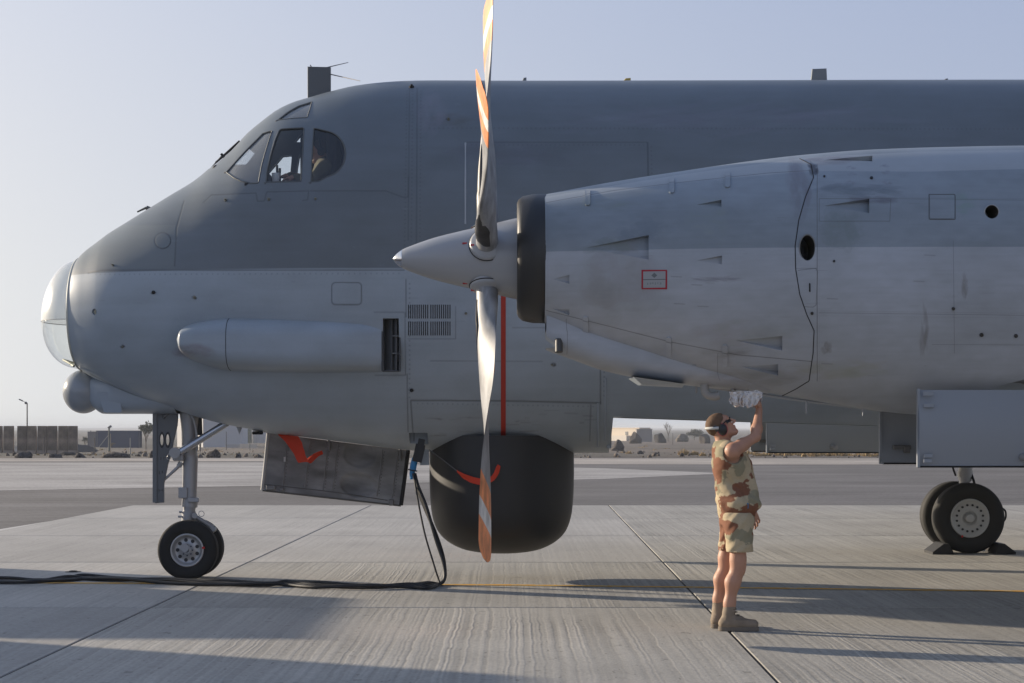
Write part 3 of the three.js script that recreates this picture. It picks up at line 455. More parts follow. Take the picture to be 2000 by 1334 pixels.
const nacLines = (p, style, rivet, w) => {
  p.line([[1066, 396], [1200, 372], [1330, 356], [1500, 338], [1585, 333]], style, w); p.line([[1066, 606], [1200, 640], [1310, 668], [1440, 693], [1585, 706]], style, w);
  p.line([[1106, 622], [1106, 694]], style, w * .8); p.line([[1600, 388], [1740, 388], [1738, 432], [1600, 432], [1600, 388]], style, w * .8); p.line([[1596, 320], [1596, 745]], style, w);
  p.line([[1862, 470], [1864, 690]], style, w * .5); p.line([[1740, 388], [2000, 391]], style, w * .6); p.line([[1600, 611], [2000, 616]], style, w * .5); p.line([[1820, 673], [2000, 674]], style, w * .5); p.line([[1402, 690], [1401, 745]], style, w * .6);
  p.line([[1555, 524], [1596, 524]], style, w * .6); p.line([[1558, 528], [1593, 524], [1597, 530], [1594, 596], [1588, 600], [1570, 599]], style, w * .9);
  p.rivets([[1600, 384], [2000, 388]], 5, rivet); p.rivets([[1600, 607], [2000, 612]], 5, rivet); p.rivets([[1600, 617], [2000, 621]], 6, rivet, .8); p.rivets([[1600, 325], [1600, 745]], 5, rivet, .8); p.rivets([[1070, 400], [1070, 600]], 5, rivet, .8); p.rivets([[1070, 401], [1330, 361], [1580, 338]], 6, rivet, .7);
};
const NW = 2048, NH = 1124;
const nacMap = canvasTex(NW, NH, (c) => {
  c.fillStyle = css(.36, .385, .425); c.fillRect(0, 0, NW, NH);
  const p = painter(c, NW, NH, onNac, nacUV), ys = (1 - nacUV(0, ZY(483, NZ + .93))[1]) * NH;
  c.fillStyle = css(.232, .268, .302); c.fillRect(0, 0, NW, ys);
  grime(c, NW, NH, 43, .15);
  // pale crown strip, touched-up and sooty patches
  p.fill([[1066, 384], [1330, 341], [1580, 307], [1800, 296], [2000, 293], [2000, 330], [1800, 335], [1585, 334], [1330, 356], [1066, 396]], css(.42, .44, .46, .5));
  p.blot(1250, 450, 70, 34, css(.15, .175, .2, 0.103), 1); p.blot(1190, 480, 60, 20, css(.17, .19, .21, 0.115), 2); p.blot(1180, 400, 70, 16, css(.2, .22, .24, 0.115), 3); p.blot(1560, 360, 26, 80, css(.16, .18, .195, 0.115), 4); p.blot(1640, 445, 50, 50, css(.15, .165, .185, 0.103), 5); p.blot(1680, 370, 100, 16, css(.13, .15, .165, 0.115), 6);
  p.blot(1620, 312, 60, 14, css(.16, .18, .2, 0.115), 16); p.blot(1588, 330, 12, 22, css(.025, .025, .03, 0.161), 17); p.blot(1700, 390, 60, 10, css(.12, .13, .15, 0.115), 18); p.blot(1380, 430, 50, 60, css(.24, .26, .28, 0.115), 19);
  p.blot(1210, 560, 90, 90, css(.26, .265, .27, 0.081), 7); p.blot(1450, 650, 120, 30, css(.22, .215, .205, 0.041), 8); p.blot(1480, 740, 120, 22, css(.2, .185, .15, 0.052), 9); p.blot(1640, 720, 110, 22, css(.22, .2, .165, 0.041), 10); p.blot(1420, 690, 60, 10, css(.2, .19, .16, 0.052), 20);
  p.blot(1884, 560, 7, 32, css(.2, .2, .2, 0.138), 11); p.blot(1805, 650, 9, 60, css(.2, .195, .19, 0.115), 12); p.blot(1614, 680, 12, 14, css(.22, .22, .22, 0.184), 13); p.blot(1400, 545, 60, 5, css(.2, .21, .22, 0.138), 14); p.blot(1880, 400, 40, 30, css(.2, .22, .24, 0.069), 15);
  for (const [x, y] of [[1661, 328], [1664, 340], [1661, 357], [1727, 324], [1730, 337], [1732, 356]]) p.blot(x, y, 12, 6, css(.15, .165, .185, .12), x, 14);
  for (const [x, y] of [[1316, 593], [1362, 598], [1784, 549], [1805, 498], [1615, 583], [1604, 710], [1310, 540], [1350, 556]]) p.line([[x, y], [x + 22, y + 1]], css(.2, .21, .22, .5), 3);
  const r = rng(23); for (let i = 0; i < 130; i++) { const px = 1070 + r() * 900, py = 330 + r() * 430, w = 4 + r() * 24; p.line([[px, py], [px + w, py + (r() - .5) * 2]], r() > .45 ? css(.13, .135, .14, .10 + r() * .15) : css(.48, .48, .49, .14), .6 + r() * 1.2); }
  nacLines(p, css(.06, .06, .062, .55), css(.08, .08, .085, .35), 1.6);
}, true);
const nacBump = canvasTex(NW, NH, (c) => {
  const im = c.getImageData(0, 0, NW, NH), d = im.data; for (let j = 0; j < NH; j++) for (let i = 0; i < NW; i++) { const o = (j * NW + i) * 4; d[o] = d[o + 1] = d[o + 2] = 128 + fbm(i * .012, j * .014, 14, 2) * 12; d[o + 3] = 255; } c.putImageData(im, 0, 0);
  nacLines(painter(c, NW, NH, onNac, nacUV), 'rgba(40,40,40,.85)', 'rgba(190,190,190,.5)', 2.2);
}, false);
const nacMat = new THREE.MeshPhysicalMaterial({ map: nacMap, bumpMap: nacBump, bumpScale: .004, roughness: .42 });

function duct(tip, a, b, depth) {                                              // sunken ramp inlet: tip, then the two rear corners, in photo pixels
  const T = onNac(...tip), A = onNac(...a), B = onNac(...b), n = nacNormal(T.clone().add(A).add(B).multiplyScalar(1 / 3)), m = nacNormal(A.clone().add(B).multiplyScalar(.5));
  const off = (p, q, k) => p.clone().addScaledVector(q, k);
  return new ConvexGeometry([off(T, n, .07), off(T, n, -.001), off(A, n, .07), off(A, m, -depth), off(B, n, .07), off(B, m, -depth)]);
}
const ducts = [[[1146, 484], [1267, 459], [1267, 507], .06], [[1361, 400], [1409, 390], [1409, 404], .035], [[1361, 509], [1410, 499], [1410, 516], .035], [[1079, 545], [1112, 537], [1112, 554], .03], [[1079, 603], [1112, 604], [1112, 616], .03], [[1438, 665], [1528, 656], [1528, 685], .05], [[1448, 716], [1520, 711], [1520, 734], .05], [[1316, 711], [1360, 712], [1360, 722], .03], [[1610, 402], [1698, 388], [1698, 416], .05], [[1606, 313], [1704, 304], [1704, 315], .05]];
const nacelleSkin = (() => {
  const xs = span([[NX(1063), 60], [NX(2000), 16], [NX(2400), 10], [NX(3300), 0]]);
  const outer = solidLoft(xs, (x, t) => { const f = nac(x); return nacRing(f.c, f.a, f.w, 0, t); }, 96, nacUV);
  const cuts = ducts.map((d) => duct(...d));
  for (const [a, b, rx, ry] of [[1577, 484, .062, .106], [1937, 414, .056, .056]]) { const p = onNac(a, b); cuts.push(new THREE.CylinderGeometry(1, 1, .7, 32).rotateX(Math.PI / 2).scale(rx, ry, 1).translate(p.x, p.y, p.z - .2)); }
  cuts.push(new THREE.CylinderGeometry(.98, .98, 1.55, 40).rotateX(Math.PI / 2).scale(1, 1, 1).translate(NX(1775) + .98, NYY(760) - .9, 0), bx(3.2, 1.4, 1.55, NX(1775) + 2.6, NYY(757) - .7, 0), bx(2.6, 1.9, 1.3, NX(1775) + 2.2, NYY(757), 0));
  return carve(outer, cuts, nacUV);
})();
const RADIUS = 2.73, HUBX = NX(952), AXIS = NYY(505.5);
const bladeGeo = (() => {
  const ch = table([[.2, .19], [.36, .19], [.6, .215], [.85, .31], [1.3, .40], [1.9, .40], [2.35, .38], [2.62, .36], [2.70, .28], [2.73, .12]]), th = table([[.2, 1], [.42, .9], [.6, .62], [.85, .34], [1.3, .13], [1.9, .08], [2.73, .05]]), be = table([[.2, 62], [.5, 46], [.85, 25], [1.3, 12], [1.5, 4], [1.95, -9], [2.35, -14], [2.73, -16]]);
  return gridGeo(36, 70, (u, v) => {
    const r = lerp(.2, RADIUS, v), c = ch(r), t = th(r) * c, b = be(r) * Math.PI / 180, a = -u * 2 * Math.PI;
    const round = smooth(.9, .4, r), xs = Math.cos(a), s = .5 - .5 * xs, af = 5 * (.2969 * Math.sqrt(s) - .126 * s - .3516 * s * s + .2843 * s ** 3 - .1036 * s ** 4);
    const X = lerp(c * (s - .42), -c * .5 * xs, round), Y = Math.sign(Math.sin(a)) * lerp(t * af, t * .5 * Math.abs(Math.sin(a)), round);
    return [X * Math.sin(b) + Y * Math.cos(b), r, -(X * Math.cos(b) - Y * Math.sin(b)), s, v];
  }, true);
})();
const bladeMap = canvasTex(256, 1024, (c, W, H) => {
  c.fillStyle = css(.25, .255, .262); c.fillRect(0, 0, W, H);
  const y = (r) => H - (r - .2) / (RADIUS - .2) * H, band = (r0, r1, k, style) => { c.fillStyle = style; c.beginPath(); c.moveTo(0, y(r0)); c.lineTo(W, y(r0 + k)); c.lineTo(W, y(r1 + k)); c.lineTo(0, y(r1)); c.fill(); };
  const O = css(.72, .26, .095), Wt = css(.62, .615, .60);
  band(2.40, 3.2, -.0, O); band(2.33, 2.50, -.10, Wt); band(2.12, 2.34, -.10, O); band(2.50, 3.2, -.10, O);
  const r = rng(3); for (let i = 0; i < 260; i++) { c.fillStyle = css(.12, .12, .12, .10 + r() * .2); const a = r() * W, b = r() * H; c.fillRect(a, b, 1 + r() * 3, 2 + r() * 9); }
  const im = c.getImageData(0, 0, W, H), d = im.data; for (let j = 0; j < H; j++) for (let i = 0; i < W; i++) { const n = 1 + fbm(i * .02, j * .02, 7, 4) * .28 + (h3(i, j, 2) - .5) * .05, o = (j * W + i) * 4; d[o] *= n; d[o + 1] *= n; d[o + 2] *= n; } c.putImageData(im, 0, 0);
}, true);
const bladeMat = new THREE.MeshPhysicalMaterial({ map: bladeMap, roughness: .5, metalness: .05 });
const bootMat = mat(.022, .022, .024, .45);
const ringMat = new THREE.MeshStandardMaterial({ color: lin(.024, .0235, .0235), roughness: .42, bumpMap: dataTex(256, 256, (u, v) => { const n = .5 + .5 * tileFbm(u, v, 24, 4, 3); return [n, n, n]; }, false), bumpScale: .002 });
const spinnerMat = new THREE.MeshPhysicalMaterial({ color: lin(.33, .34, .355), roughness: .34, clearcoat: .25, clearcoatRoughness: .25 });
const spinR = table([[767, 0], [772, 7.5], [785, 17.5], [810, 28], [850, 41.5], [900, 54], [950, 65], [1008, 79], [1030, 83]].map(([a, b]) => [NX(a), b * 15.9 / FOC]));
const bootGeo = gridGeo(20, 14, (u, v) => { const r = lerp(.40, 1.05, v), q = 1 - smooth(.3, 1, v) * .9; const b = lerp(46, 20, v) * Math.PI / 180, c = lerp(.178, .36, v), t = lerp(.172, .1, v); const a = (u - .5) * 2.2 * q; const X = -Math.cos(a) * c * .5 * 1.03 + (v > .3 ? .03 * v : 0), Y = Math.sin(a) * t * .5 * 1.12; return [X * Math.sin(b) + Y * Math.cos(b), r, -(X * Math.cos(b) - Y * Math.sin(b))]; });
function buildEngine(z, near) {
  const n = mesh('nacelle', nacelleSkin, nacMat, aircraft); n.position.z = z;
  const add = (name, g, m) => mesh(name, g, m, n);
  const S = (px, py) => { const p = onNac(px, py); return p; };
  // black intake lip
  add('intake_lip', latheX([[1066, 112], [1066, 126], [1040, 125.5], [1020, 121], [1012, 114], [1009.5, 107], [1012, 102], [1022, 98], [1060, 96]].map(([a, b]) => [NX(a), b * 15.9 / FOC]), 72).translate(0, AXIS, 0), ringMat);
  add('compressor_face', latheX([[1061, 110], [1061, 10]].map(([a, b]) => [NX(a), b * 15.9 / FOC]), 40).translate(0, AXIS, 0), steel);
  // oil cooler scoop under the cowling
  const tp = table([[1066, 632], [1150, 676], [1250, 708], [1500, 762]].map(([a, b]) => [NX(a), NYY(b)])), bt = table([[1066, 683], [1075, 687], [1110, 699], [1180, 724], [1260, 741], [1380, 757], [1500, 769]].map(([a, b]) => [NX(a), NYY(b)]));
  const wd = table([[1066, .27], [1110, .31], [1250, .36], [1400, .34], [1500, .25]].map(([a, b]) => [NX(a), b]));
  const sc = solidLoft(span([[NX(1066), 26], [NX(1500), 0]]), (x, t) => { const a = tp(x) + .22, b = bt(x); return superRing(2.7)((a + b) / 2, (a - b) / 2, wd(x), 0, t); }, 48, nacUV);
  add('oil_cooler_scoop', carve(sc, [bx(.3, .15, .5, NX(1066) - .03, NYY(664), 0, .04)], nacUV), nacMat);
  { const c = V(NX(1090), NYY(678), .275), h = V(0, .04, -.01), f = V(.0, 0, .012); add('scoop_light', [cyl(c.clone().add(h).add(f), c.clone().sub(h).add(f), .022, .022, 12), cyl(c.clone().add(h.clone().multiplyScalar(1.35)), c.clone().sub(h.clone().multiplyScalar(1.35)), .033, .033, 14)], mat(.06, .06, .06, .5)); }
  add('chin_vent', new ConvexGeometry([V(NX(1232), NYY(738), .34), V(NX(1330), NYY(752), .36), V(NX(1250), NYY(752), .2), V(NX(1330), NYY(756), .2), V(NX(1232), NYY(738), -.34), V(NX(1330), NYY(752), -.36), V(NX(1250), NYY(752), -.2), V(NX(1336), NYY(756), -.2)]), paintLower);
  // dark tube stands for the shaded gap between the cowling and the rear nacelle
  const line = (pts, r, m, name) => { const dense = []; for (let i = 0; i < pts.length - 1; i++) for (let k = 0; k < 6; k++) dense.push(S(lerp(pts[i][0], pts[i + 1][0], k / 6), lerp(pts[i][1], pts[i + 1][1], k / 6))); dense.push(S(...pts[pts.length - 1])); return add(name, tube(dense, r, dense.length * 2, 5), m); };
  line([[1562, 310], [1584, 321], [1589, 346], [1573, 385], [1560, 430], [1553, 480], [1554, 525], [1562, 575], [1576, 615], [1590, 646], [1588, 690], [1580, 744], [1556, 759], [1528, 773]], .0042, darkGap, 'cowl_gap_line');
  // cowl latches, covers, fittings
  for (const [x, y, h] of [[1148, 387, 15], [1312, 363, 15], [1421, 352, 15], [1144, 636, 18], [1306, 677, 19], [1416, 694, 21]]) add('cowl_latch', patch(skinXY(rectPx(x - 5.2, y - h, x + 5.2, y + h, 2.5), onNac), nacZ, { n: 28, rings: 2, lift: .012, skirt: .02, uvOf: nacUV }), nacMat);
  add('access_cover', patch(skinXY(rectPx(1816, 381, 1864, 427, 2), onNac), nacZ, { n: 40, rings: 4, lift: .004, skirt: .01, uvOf: nacUV }), nacMat);
  add('cover_edge_shade', ['', ''].map((_, i) => { const q = resample(rectPx(1814.5, 379.5, 1865.5, 428.5), 60).map(([a, b]) => S(a, b)); q.push(q[0].clone()); return tube(q, .0028 + i * .0002, 100, 5, 0); }), mat(.08, .08, .085, .6));  // dark tubes put the thin shadow at the cover edge into colour
  for (const [a, b, rx, ry] of [[1577, 484, .062, .106], [1937, 414, .056, .056]]) { const p = S(a, b), pipeDark = mat(.05, .045, .04, .9); add('exhaust_pipe', new THREE.CylinderGeometry(1, 1, .34, 40, 1, true).rotateX(Math.PI / 2).scale(rx - .001, ry - .001, 1).translate(p.x, p.y, p.z - .168), pipeDark); add('port_rim', new THREE.TorusGeometry(1, .07, 8, 40).scale(rx + .002, ry + .002, .06).translate(p.x, p.y, p.z), a > 1900 ? steel : mat(.2, .2, .2, .5, { metalness: .3 })); }  // near-black lining inside both pipe openings
  for (const [a, b, r] of [[1629, 510, .012], [1862, 603, .016], [1917, 654, .019], [1984, 656, .018], [1702, 348, .015], [1586, 612, .015], [1610, 345, .01]]) { const p = S(a, b), m = nacNormal(p); add('skin_fitting', cyl(p.clone().addScaledVector(m, -.01), p.clone().addScaledVector(m, .012), r, r * .8, 14), mat(.05, .05, .05, .4, { metalness: .5 })); }
  add('handle_slot', patch(skinXY(rectPx(1580, 553, 1583, 570), onNac), nacZ, { n: 16, rings: 1, lift: .004, skirt: .01 }), darkGap);
  // drain pipe, drain fitting and masts under the cowling
  { const q = (px, py) => P(px, py, NZ).sub(V(0, 0, NZ)); add('drain_pipe', tube([q(1371, 750), q(1372, 764), q(1378, 772), q(1390, 775), q(1399, 773)].map((p, i) => p.add(V(0, 0, .2))), .036, 24, 12), mat(.30, .30, .29, .5)); add('drain_fitting', [bx(.14, .09, .14, q(1442, 760).x, q(1442, 757).y, .1, .015), bx(.05, .12, .1, q(1429, 758).x, q(1429, 756).y, .12, .01)], mat(.28, .28, .27, .5)); add('drain_mast', [cyl(q(1360, 752), q(1360, 768), .012, .008, 8)], paintPale); add('drain_mast', [cyl(q(1575, 785), q(1575, 808), .014, .009, 8)], paintPale); add('drain_mast', [cyl(q(1686, 797), q(1686, 812), .012, .008, 8)], paintPale);
    add('keel_strip', tube([[1385, 757], [1420, 763], [1480, 771], [1560, 783], [1640, 793], [1722, 804]].map(([a, b]) => q(a, b - 1.5)), .014, 40, 6), paintPale); }
  // warning frame: red border, dividing line, diamond
  {
    const plate = canvasTex(256, 192, (c, W, H) => {
      c.fillStyle = css(.33, .34, .355); c.fillRect(0, 0, W, H); c.strokeStyle = css(.36, .012, .03); c.lineWidth = 17; c.strokeRect(8.5, 8.5, W - 17, H - 17);
      c.fillStyle = css(.1, .11, .12); c.fillRect(16, 92, W - 32, 7); c.fillStyle = css(.14, .155, .165); c.beginPath(); c.moveTo(128, 30); c.lineTo(157, 56); c.lineTo(128, 80); c.lineTo(98, 56); c.fill();
      c.fillStyle = css(.24, .25, .26); const r = rng(8); for (let i = 0; i < 6; i++) c.fillRect(56 + i * 25 + r() * 4, 122 + r() * 6, 9 + r() * 8, 16 + r() * 6);
    }, true);
    const a = S(1253, 527), b = S(1303, 565); add('warning_placard', patch(skinXY(rectPx(1253, 527, 1303, 565), onNac), nacZ, { n: 64, rings: 6, lift: .003, skirt: .004, uvOf: (x, y) => [(x - a.x) / (b.x - a.x), (y - b.y) / (a.y - b.y)] }), new THREE.MeshStandardMaterial({ map: plate, roughness: .5 }));
  }
  // gear doors hang from the rear nacelle
  const door = (zz, x0, x1, y0, y1, bulge, sgn) => gridGeo(24, 24, (u, v) => [lerp(x0, x1, u), lerp(y0, y1, v), zz + sgn * bulge * Math.sin(v * Math.PI)]);
  const thick = (zz, x0, x1, y0, y1, sgn) => { const a = door(zz, x0, x1, y0, y1, .05, sgn), b = door(zz - sgn * .035, x0, x1, y0, y1, .05, sgn); const rim = [bx(.022, Math.abs(y1 - y0) + .02, .042, x0, (y0 + y1) / 2, zz - sgn * .017 + sgn * .025), bx(x1 - x0, .022, .042, (x0 + x1) / 2, y0, zz - sgn * .017)]; return [a, b, ...rim]; };
  const doorMat = mat(.265, .288, .32, .45), y0 = ZY(910, 5.2), y1 = ZY(757, 5.2), xd = ZX(1792, 5.2);
  for (const s of [1, -1]) {
    add('gear_door', thick(s * .72, xd - (s < 0 ? .02 : 0), xd + 3.4, y0, y1 - .02, s), doorMat);
    add('door_edge', bx(3.4, .016, .05, xd + 1.7, y0 - .006, s * .705), darkGap);
    for (const [px, py, w, h] of [[1803, 769, 20, 9], [1804, 792, 20, 8], [1803, 890, 17, 7], [1802, 900, 16, 7]]) add('hinge_plate', bx(w * .0042, h * .0042, .012, ZX(px + 6, 5.2), ZY(py, 5.2), s * .775, .003), doorMat);
    add('door_fitting', cyl(V(ZX(1995, 5.2), ZY(893, 5.2), s * .74), V(ZX(2003, 5.2), ZY(895, 5.2), s * .83), .035, .03, 16), steel);
    add('door_catch', [bx(.05, .07, .03, xd + .13, y0 + .52, -s * .0 + s * .68, .005), bx(.16, .04, .05, xd + .16, y0 + .14, s * .67, .006), bx(.05, .06, .06, xd + .2, y0 + .12, s * .65, .006)], mat(.12, .12, .12, .5));
  }
  // main landing gear: its strut carries two wheels
  const gx = 6.07, gear = mesh('main_gear_strut', [cyl(V(gx + .1, 2.3, 0), V(gx + .05, .95, 0), .095, .092, 24), cyl(V(gx + .05, .97, 0), V(gx, .47, 0), .075, .075, 24), cyl(V(gx + .052, 1.08, 0), V(gx + .05, 1.0, 0), .105, .105, 24), cyl(V(gx + .06, 1.25, 0), V(gx + .06, 1.2, 0), .108, .108, 24), cyl(V(gx, .47, -.45), V(gx, .47, .45), .06, .06, 16), cyl(V(gx + .1, 1.3, 0), V(gx + 1.4, 2.2, 0), .05, .05, 14)], silverPaint, aircraft);
  gear.position.z = z;
  for (const h of [tube([V(gx - .1, 1.28, .03), V(gx - .13, 1.15, .06), V(gx - .09, 1.02, .06)], .014, 16, 6), tube([V(gx + .12, 1.05, .05), V(gx + .15, .9, .1), V(gx + .1, .7, .12)], .018, 16, 6), tube([V(gx + .46, .62, .0), V(gx + .58, .55, .04), V(gx + .57, .42, .05), V(gx + .46, .37, .02)], .014, 20, 6)]) mesh('brake_hose', h, rubber, gear);
  for (const s of [1, -1]) wheel(gear, V(gx, .468, s * .36), .468, .15, .255, 'main', s);
  // propeller: spinner with four blades
  const sp = mesh('propeller_spinner', latheX(Array.from({ length: 60 }, (_, i) => { const t = (i / 59) ** 1.7, x = lerp(NX(784), NX(1030), t); return [x, spinR(x)]; }), 72).translate(0, AXIS, z), spinnerMat, aircraft);
  mesh('spinner_tip', latheX(Array.from({ length: 24 }, (_, i) => { const x = lerp(NX(767), NX(785.5), (i / 23) ** 1.6); return [x, spinR(x) + (i > 20 ? .001 : 0)]; }), 48).translate(0, AXIS, z), chrome, sp);
  for (let k = 0; k < 4; k++) {
    const b = mesh('blade', bladeGeo, bladeMat, sp); b.position.set(HUBX, AXIS, z); b.rotation.x = (68 + 90 * k) * Math.PI / 180;
    const bo = mesh('deicing_boot', bootGeo, bootMat, sp); bo.position.copy(b.position); bo.rotation.x = b.rotation.x;
    const hub = mesh('blade_collar', new THREE.LatheGeometry([[.152, .20], [.150, .272], [.13, .292], [.098, .30], [.09, .31]].map(([r, y]) => new THREE.Vector2(r, y)), 36), spinnerMat, sp); hub.position.copy(b.position); hub.rotation.x = b.rotation.x;
    const rim = mesh('collar_seam', new THREE.TorusGeometry(.153, .0045, 6, 40).rotateX(Math.PI / 2).translate(0, .262, 0), darkGap, sp); rim.position.copy(b.position); rim.rotation.x = b.rotation.x;
    const mk = mesh('pitch_mark', [bx(.05, .012, .014, -.185, .245, -.02).rotateZ(0), bx(.045, .014, .014, -.118, .290, .02)], mat(.4, .02, .03, .5), sp); mk.position.copy(b.position); mk.rotation.x = b.rotation.x;
  }
  return n;
}
function wheel(parent, c, R, halfW, rim, kind, s) {
  const pts = [], w = halfW;
  for (const [z, r] of [[-w * .72, rim], [-w * .95, rim + (R - rim) * .25], [-w, rim + (R - rim) * .5], [-w * .93, rim + (R - rim) * .78], [-w * .72, R * .985], [-w * .5, R], [-w * .44, R - .006], [-w * .38, R], [-w * .08, R], [-w * .04, R - .006], [w * .04, R - .006], [w * .08, R], [w * .38, R], [w * .44, R - .006], [w * .5, R], [w * .72, R * .985], [w * .93, rim + (R - rim) * .78], [w, rim + (R - rim) * .5], [w * .95, rim + (R - rim) * .25], [w * .72, rim]]) pts.push([z, r]);
  const tyre = mesh('tyre', latheZ(pts, 72).translate(c.x, c.y, c.z), new THREE.MeshStandardMaterial({ color: kind === 'main' ? lin(.017, .0165, .016) : lin(.014, .014, .014), roughness: .78 }), parent);
  const f = s * w, q = (z, r) => [s * z, r];
  const face = kind === 'main'
    ? [[w * .74, rim * 1.02], [w * .86, rim * 1.0], [w * .82, rim * .9], [w * .70, rim * .84], [w * .66, rim * .52], [w * .72, rim * .44], [w * .74, rim * .36], [w * .6, rim * .34], [w * .6, rim * .25], [w * .9, rim * .24], [w * .95, rim * .18], [w * .95, 0]]
    : [[w * .76, rim * 1.03], [w * .92, rim * 1.0], [w * .86, rim * .9], [w * .4, rim * .84], [w * .3, rim * .7], [w * .34, rim * .45], [w * .62, rim * .36], [w * .62, rim * .3], [w * .95, rim * .22], [w * .98, rim * .13], [w * .6, rim * .12], [w * .6, 0]];
  mesh('rim', latheZ(face.map(([z, r]) => q(z, r)), 60).translate(c.x, c.y, c.z), kind === 'main' ? mat(.40, .40, .39, .45, { metalness: .25 }) : mat(.45, .45, .45, .36, { metalness: .45 }), parent);
  const n = kind === 'main' ? 16 : 9, hr = rim * (kind === 'main' ? .69 : .62), rr = rim * (kind === 'main' ? .06 : .115), zf = s * w * (kind === 'main' ? .68 : .32);
  for (let i = 0; i < n; i++) { const a = (i + .5) / n * 2 * Math.PI; mesh(kind === 'main' ? 'wheel_bolt' : 'rim_hole', cyl(V(c.x + Math.cos(a) * hr, c.y + Math.sin(a) * hr, c.z + zf - .004), V(c.x + Math.cos(a) * hr, c.y + Math.sin(a) * hr, c.z + zf + s * (kind === 'main' ? .014 : .006)), rr, rr, 12), mat(.03, .03, .032, .5), parent); }
  if (kind !== 'main') for (let i = 0; i < 8; i++) { const a = i / 8 * 2 * Math.PI; mesh('wheel_bolt', cyl(V(c.x + Math.cos(a) * rim * .33, c.y + Math.sin(a) * rim * .33, c.z + s * w * .6), V(c.x + Math.cos(a) * rim * .33, c.y + Math.sin(a) * rim * .33, c.z + s * w * .72), rim * .045, rim * .045, 8), mat(.06, .07, .10, .4, { metalness: .5 }), parent); }
  const a = kind === 'main' ? -2.0 : .15; mesh('slip_mark', bx(.03, .022, .006).rotateZ(a).translate(c.x + Math.cos(a) * rim * 1.03, c.y + Math.sin(a) * rim * 1.03, c.z + s * (w * .95)), mat(.5, .02, .02, .5), parent);
}
buildEngine(NZ, true); buildEngine(-NZ, false);
// wings and tail
{
  const wing = (s) => gridGeo(40, 20, (u, v) => { const zz = lerp(1.0, 18.6, v), c = lerp(5.6, 2.3, v), xl = lerp(4.75, 6.1, v), a = u * 2 * Math.PI, k = .5 - .5 * Math.cos(a), t = .8 * (.2969 * Math.sqrt(k) - .126 * k - .3516 * k * k + .2843 * k ** 3 - .1015 * k ** 4); return [xl + k * c, lerp(3.25, 4.1, Math.max(0, (v - .2) / .8)) + Math.sign(Math.sin(a)) * t * c * .95, s * zz]; }, true);
  for (const s of [1, -1]) mesh('wing', wing(s), paintLower, aircraft);
  mesh('tail_fin', new THREE.ExtrudeGeometry(new THREE.Shape([[15.6, 4.6], [17.6, 9.6], [20, 9.6], [20.3, 4]].map(([x, y]) => new THREE.Vector2(x, y))), { depth: .2, bevelEnabled: true, bevelSize: .05, bevelThickness: .08 }).translate(0, 0, -.1), paintUpper, aircraft);
  for (const s of [1, -1]) mesh('tailplane', new THREE.ExtrudeGeometry(new THREE.Shape([[17.2, .2], [18.3, 6], [20, 6], [20.2, .2]].map(([x, y]) => new THREE.Vector2(x, s * y))), { depth: .12, bevelEnabled: true, bevelSize: .04, bevelThickness: .06 }).rotateX(-Math.PI / 2).translate(0, 4.9, 0), paintUpper, aircraft);
}

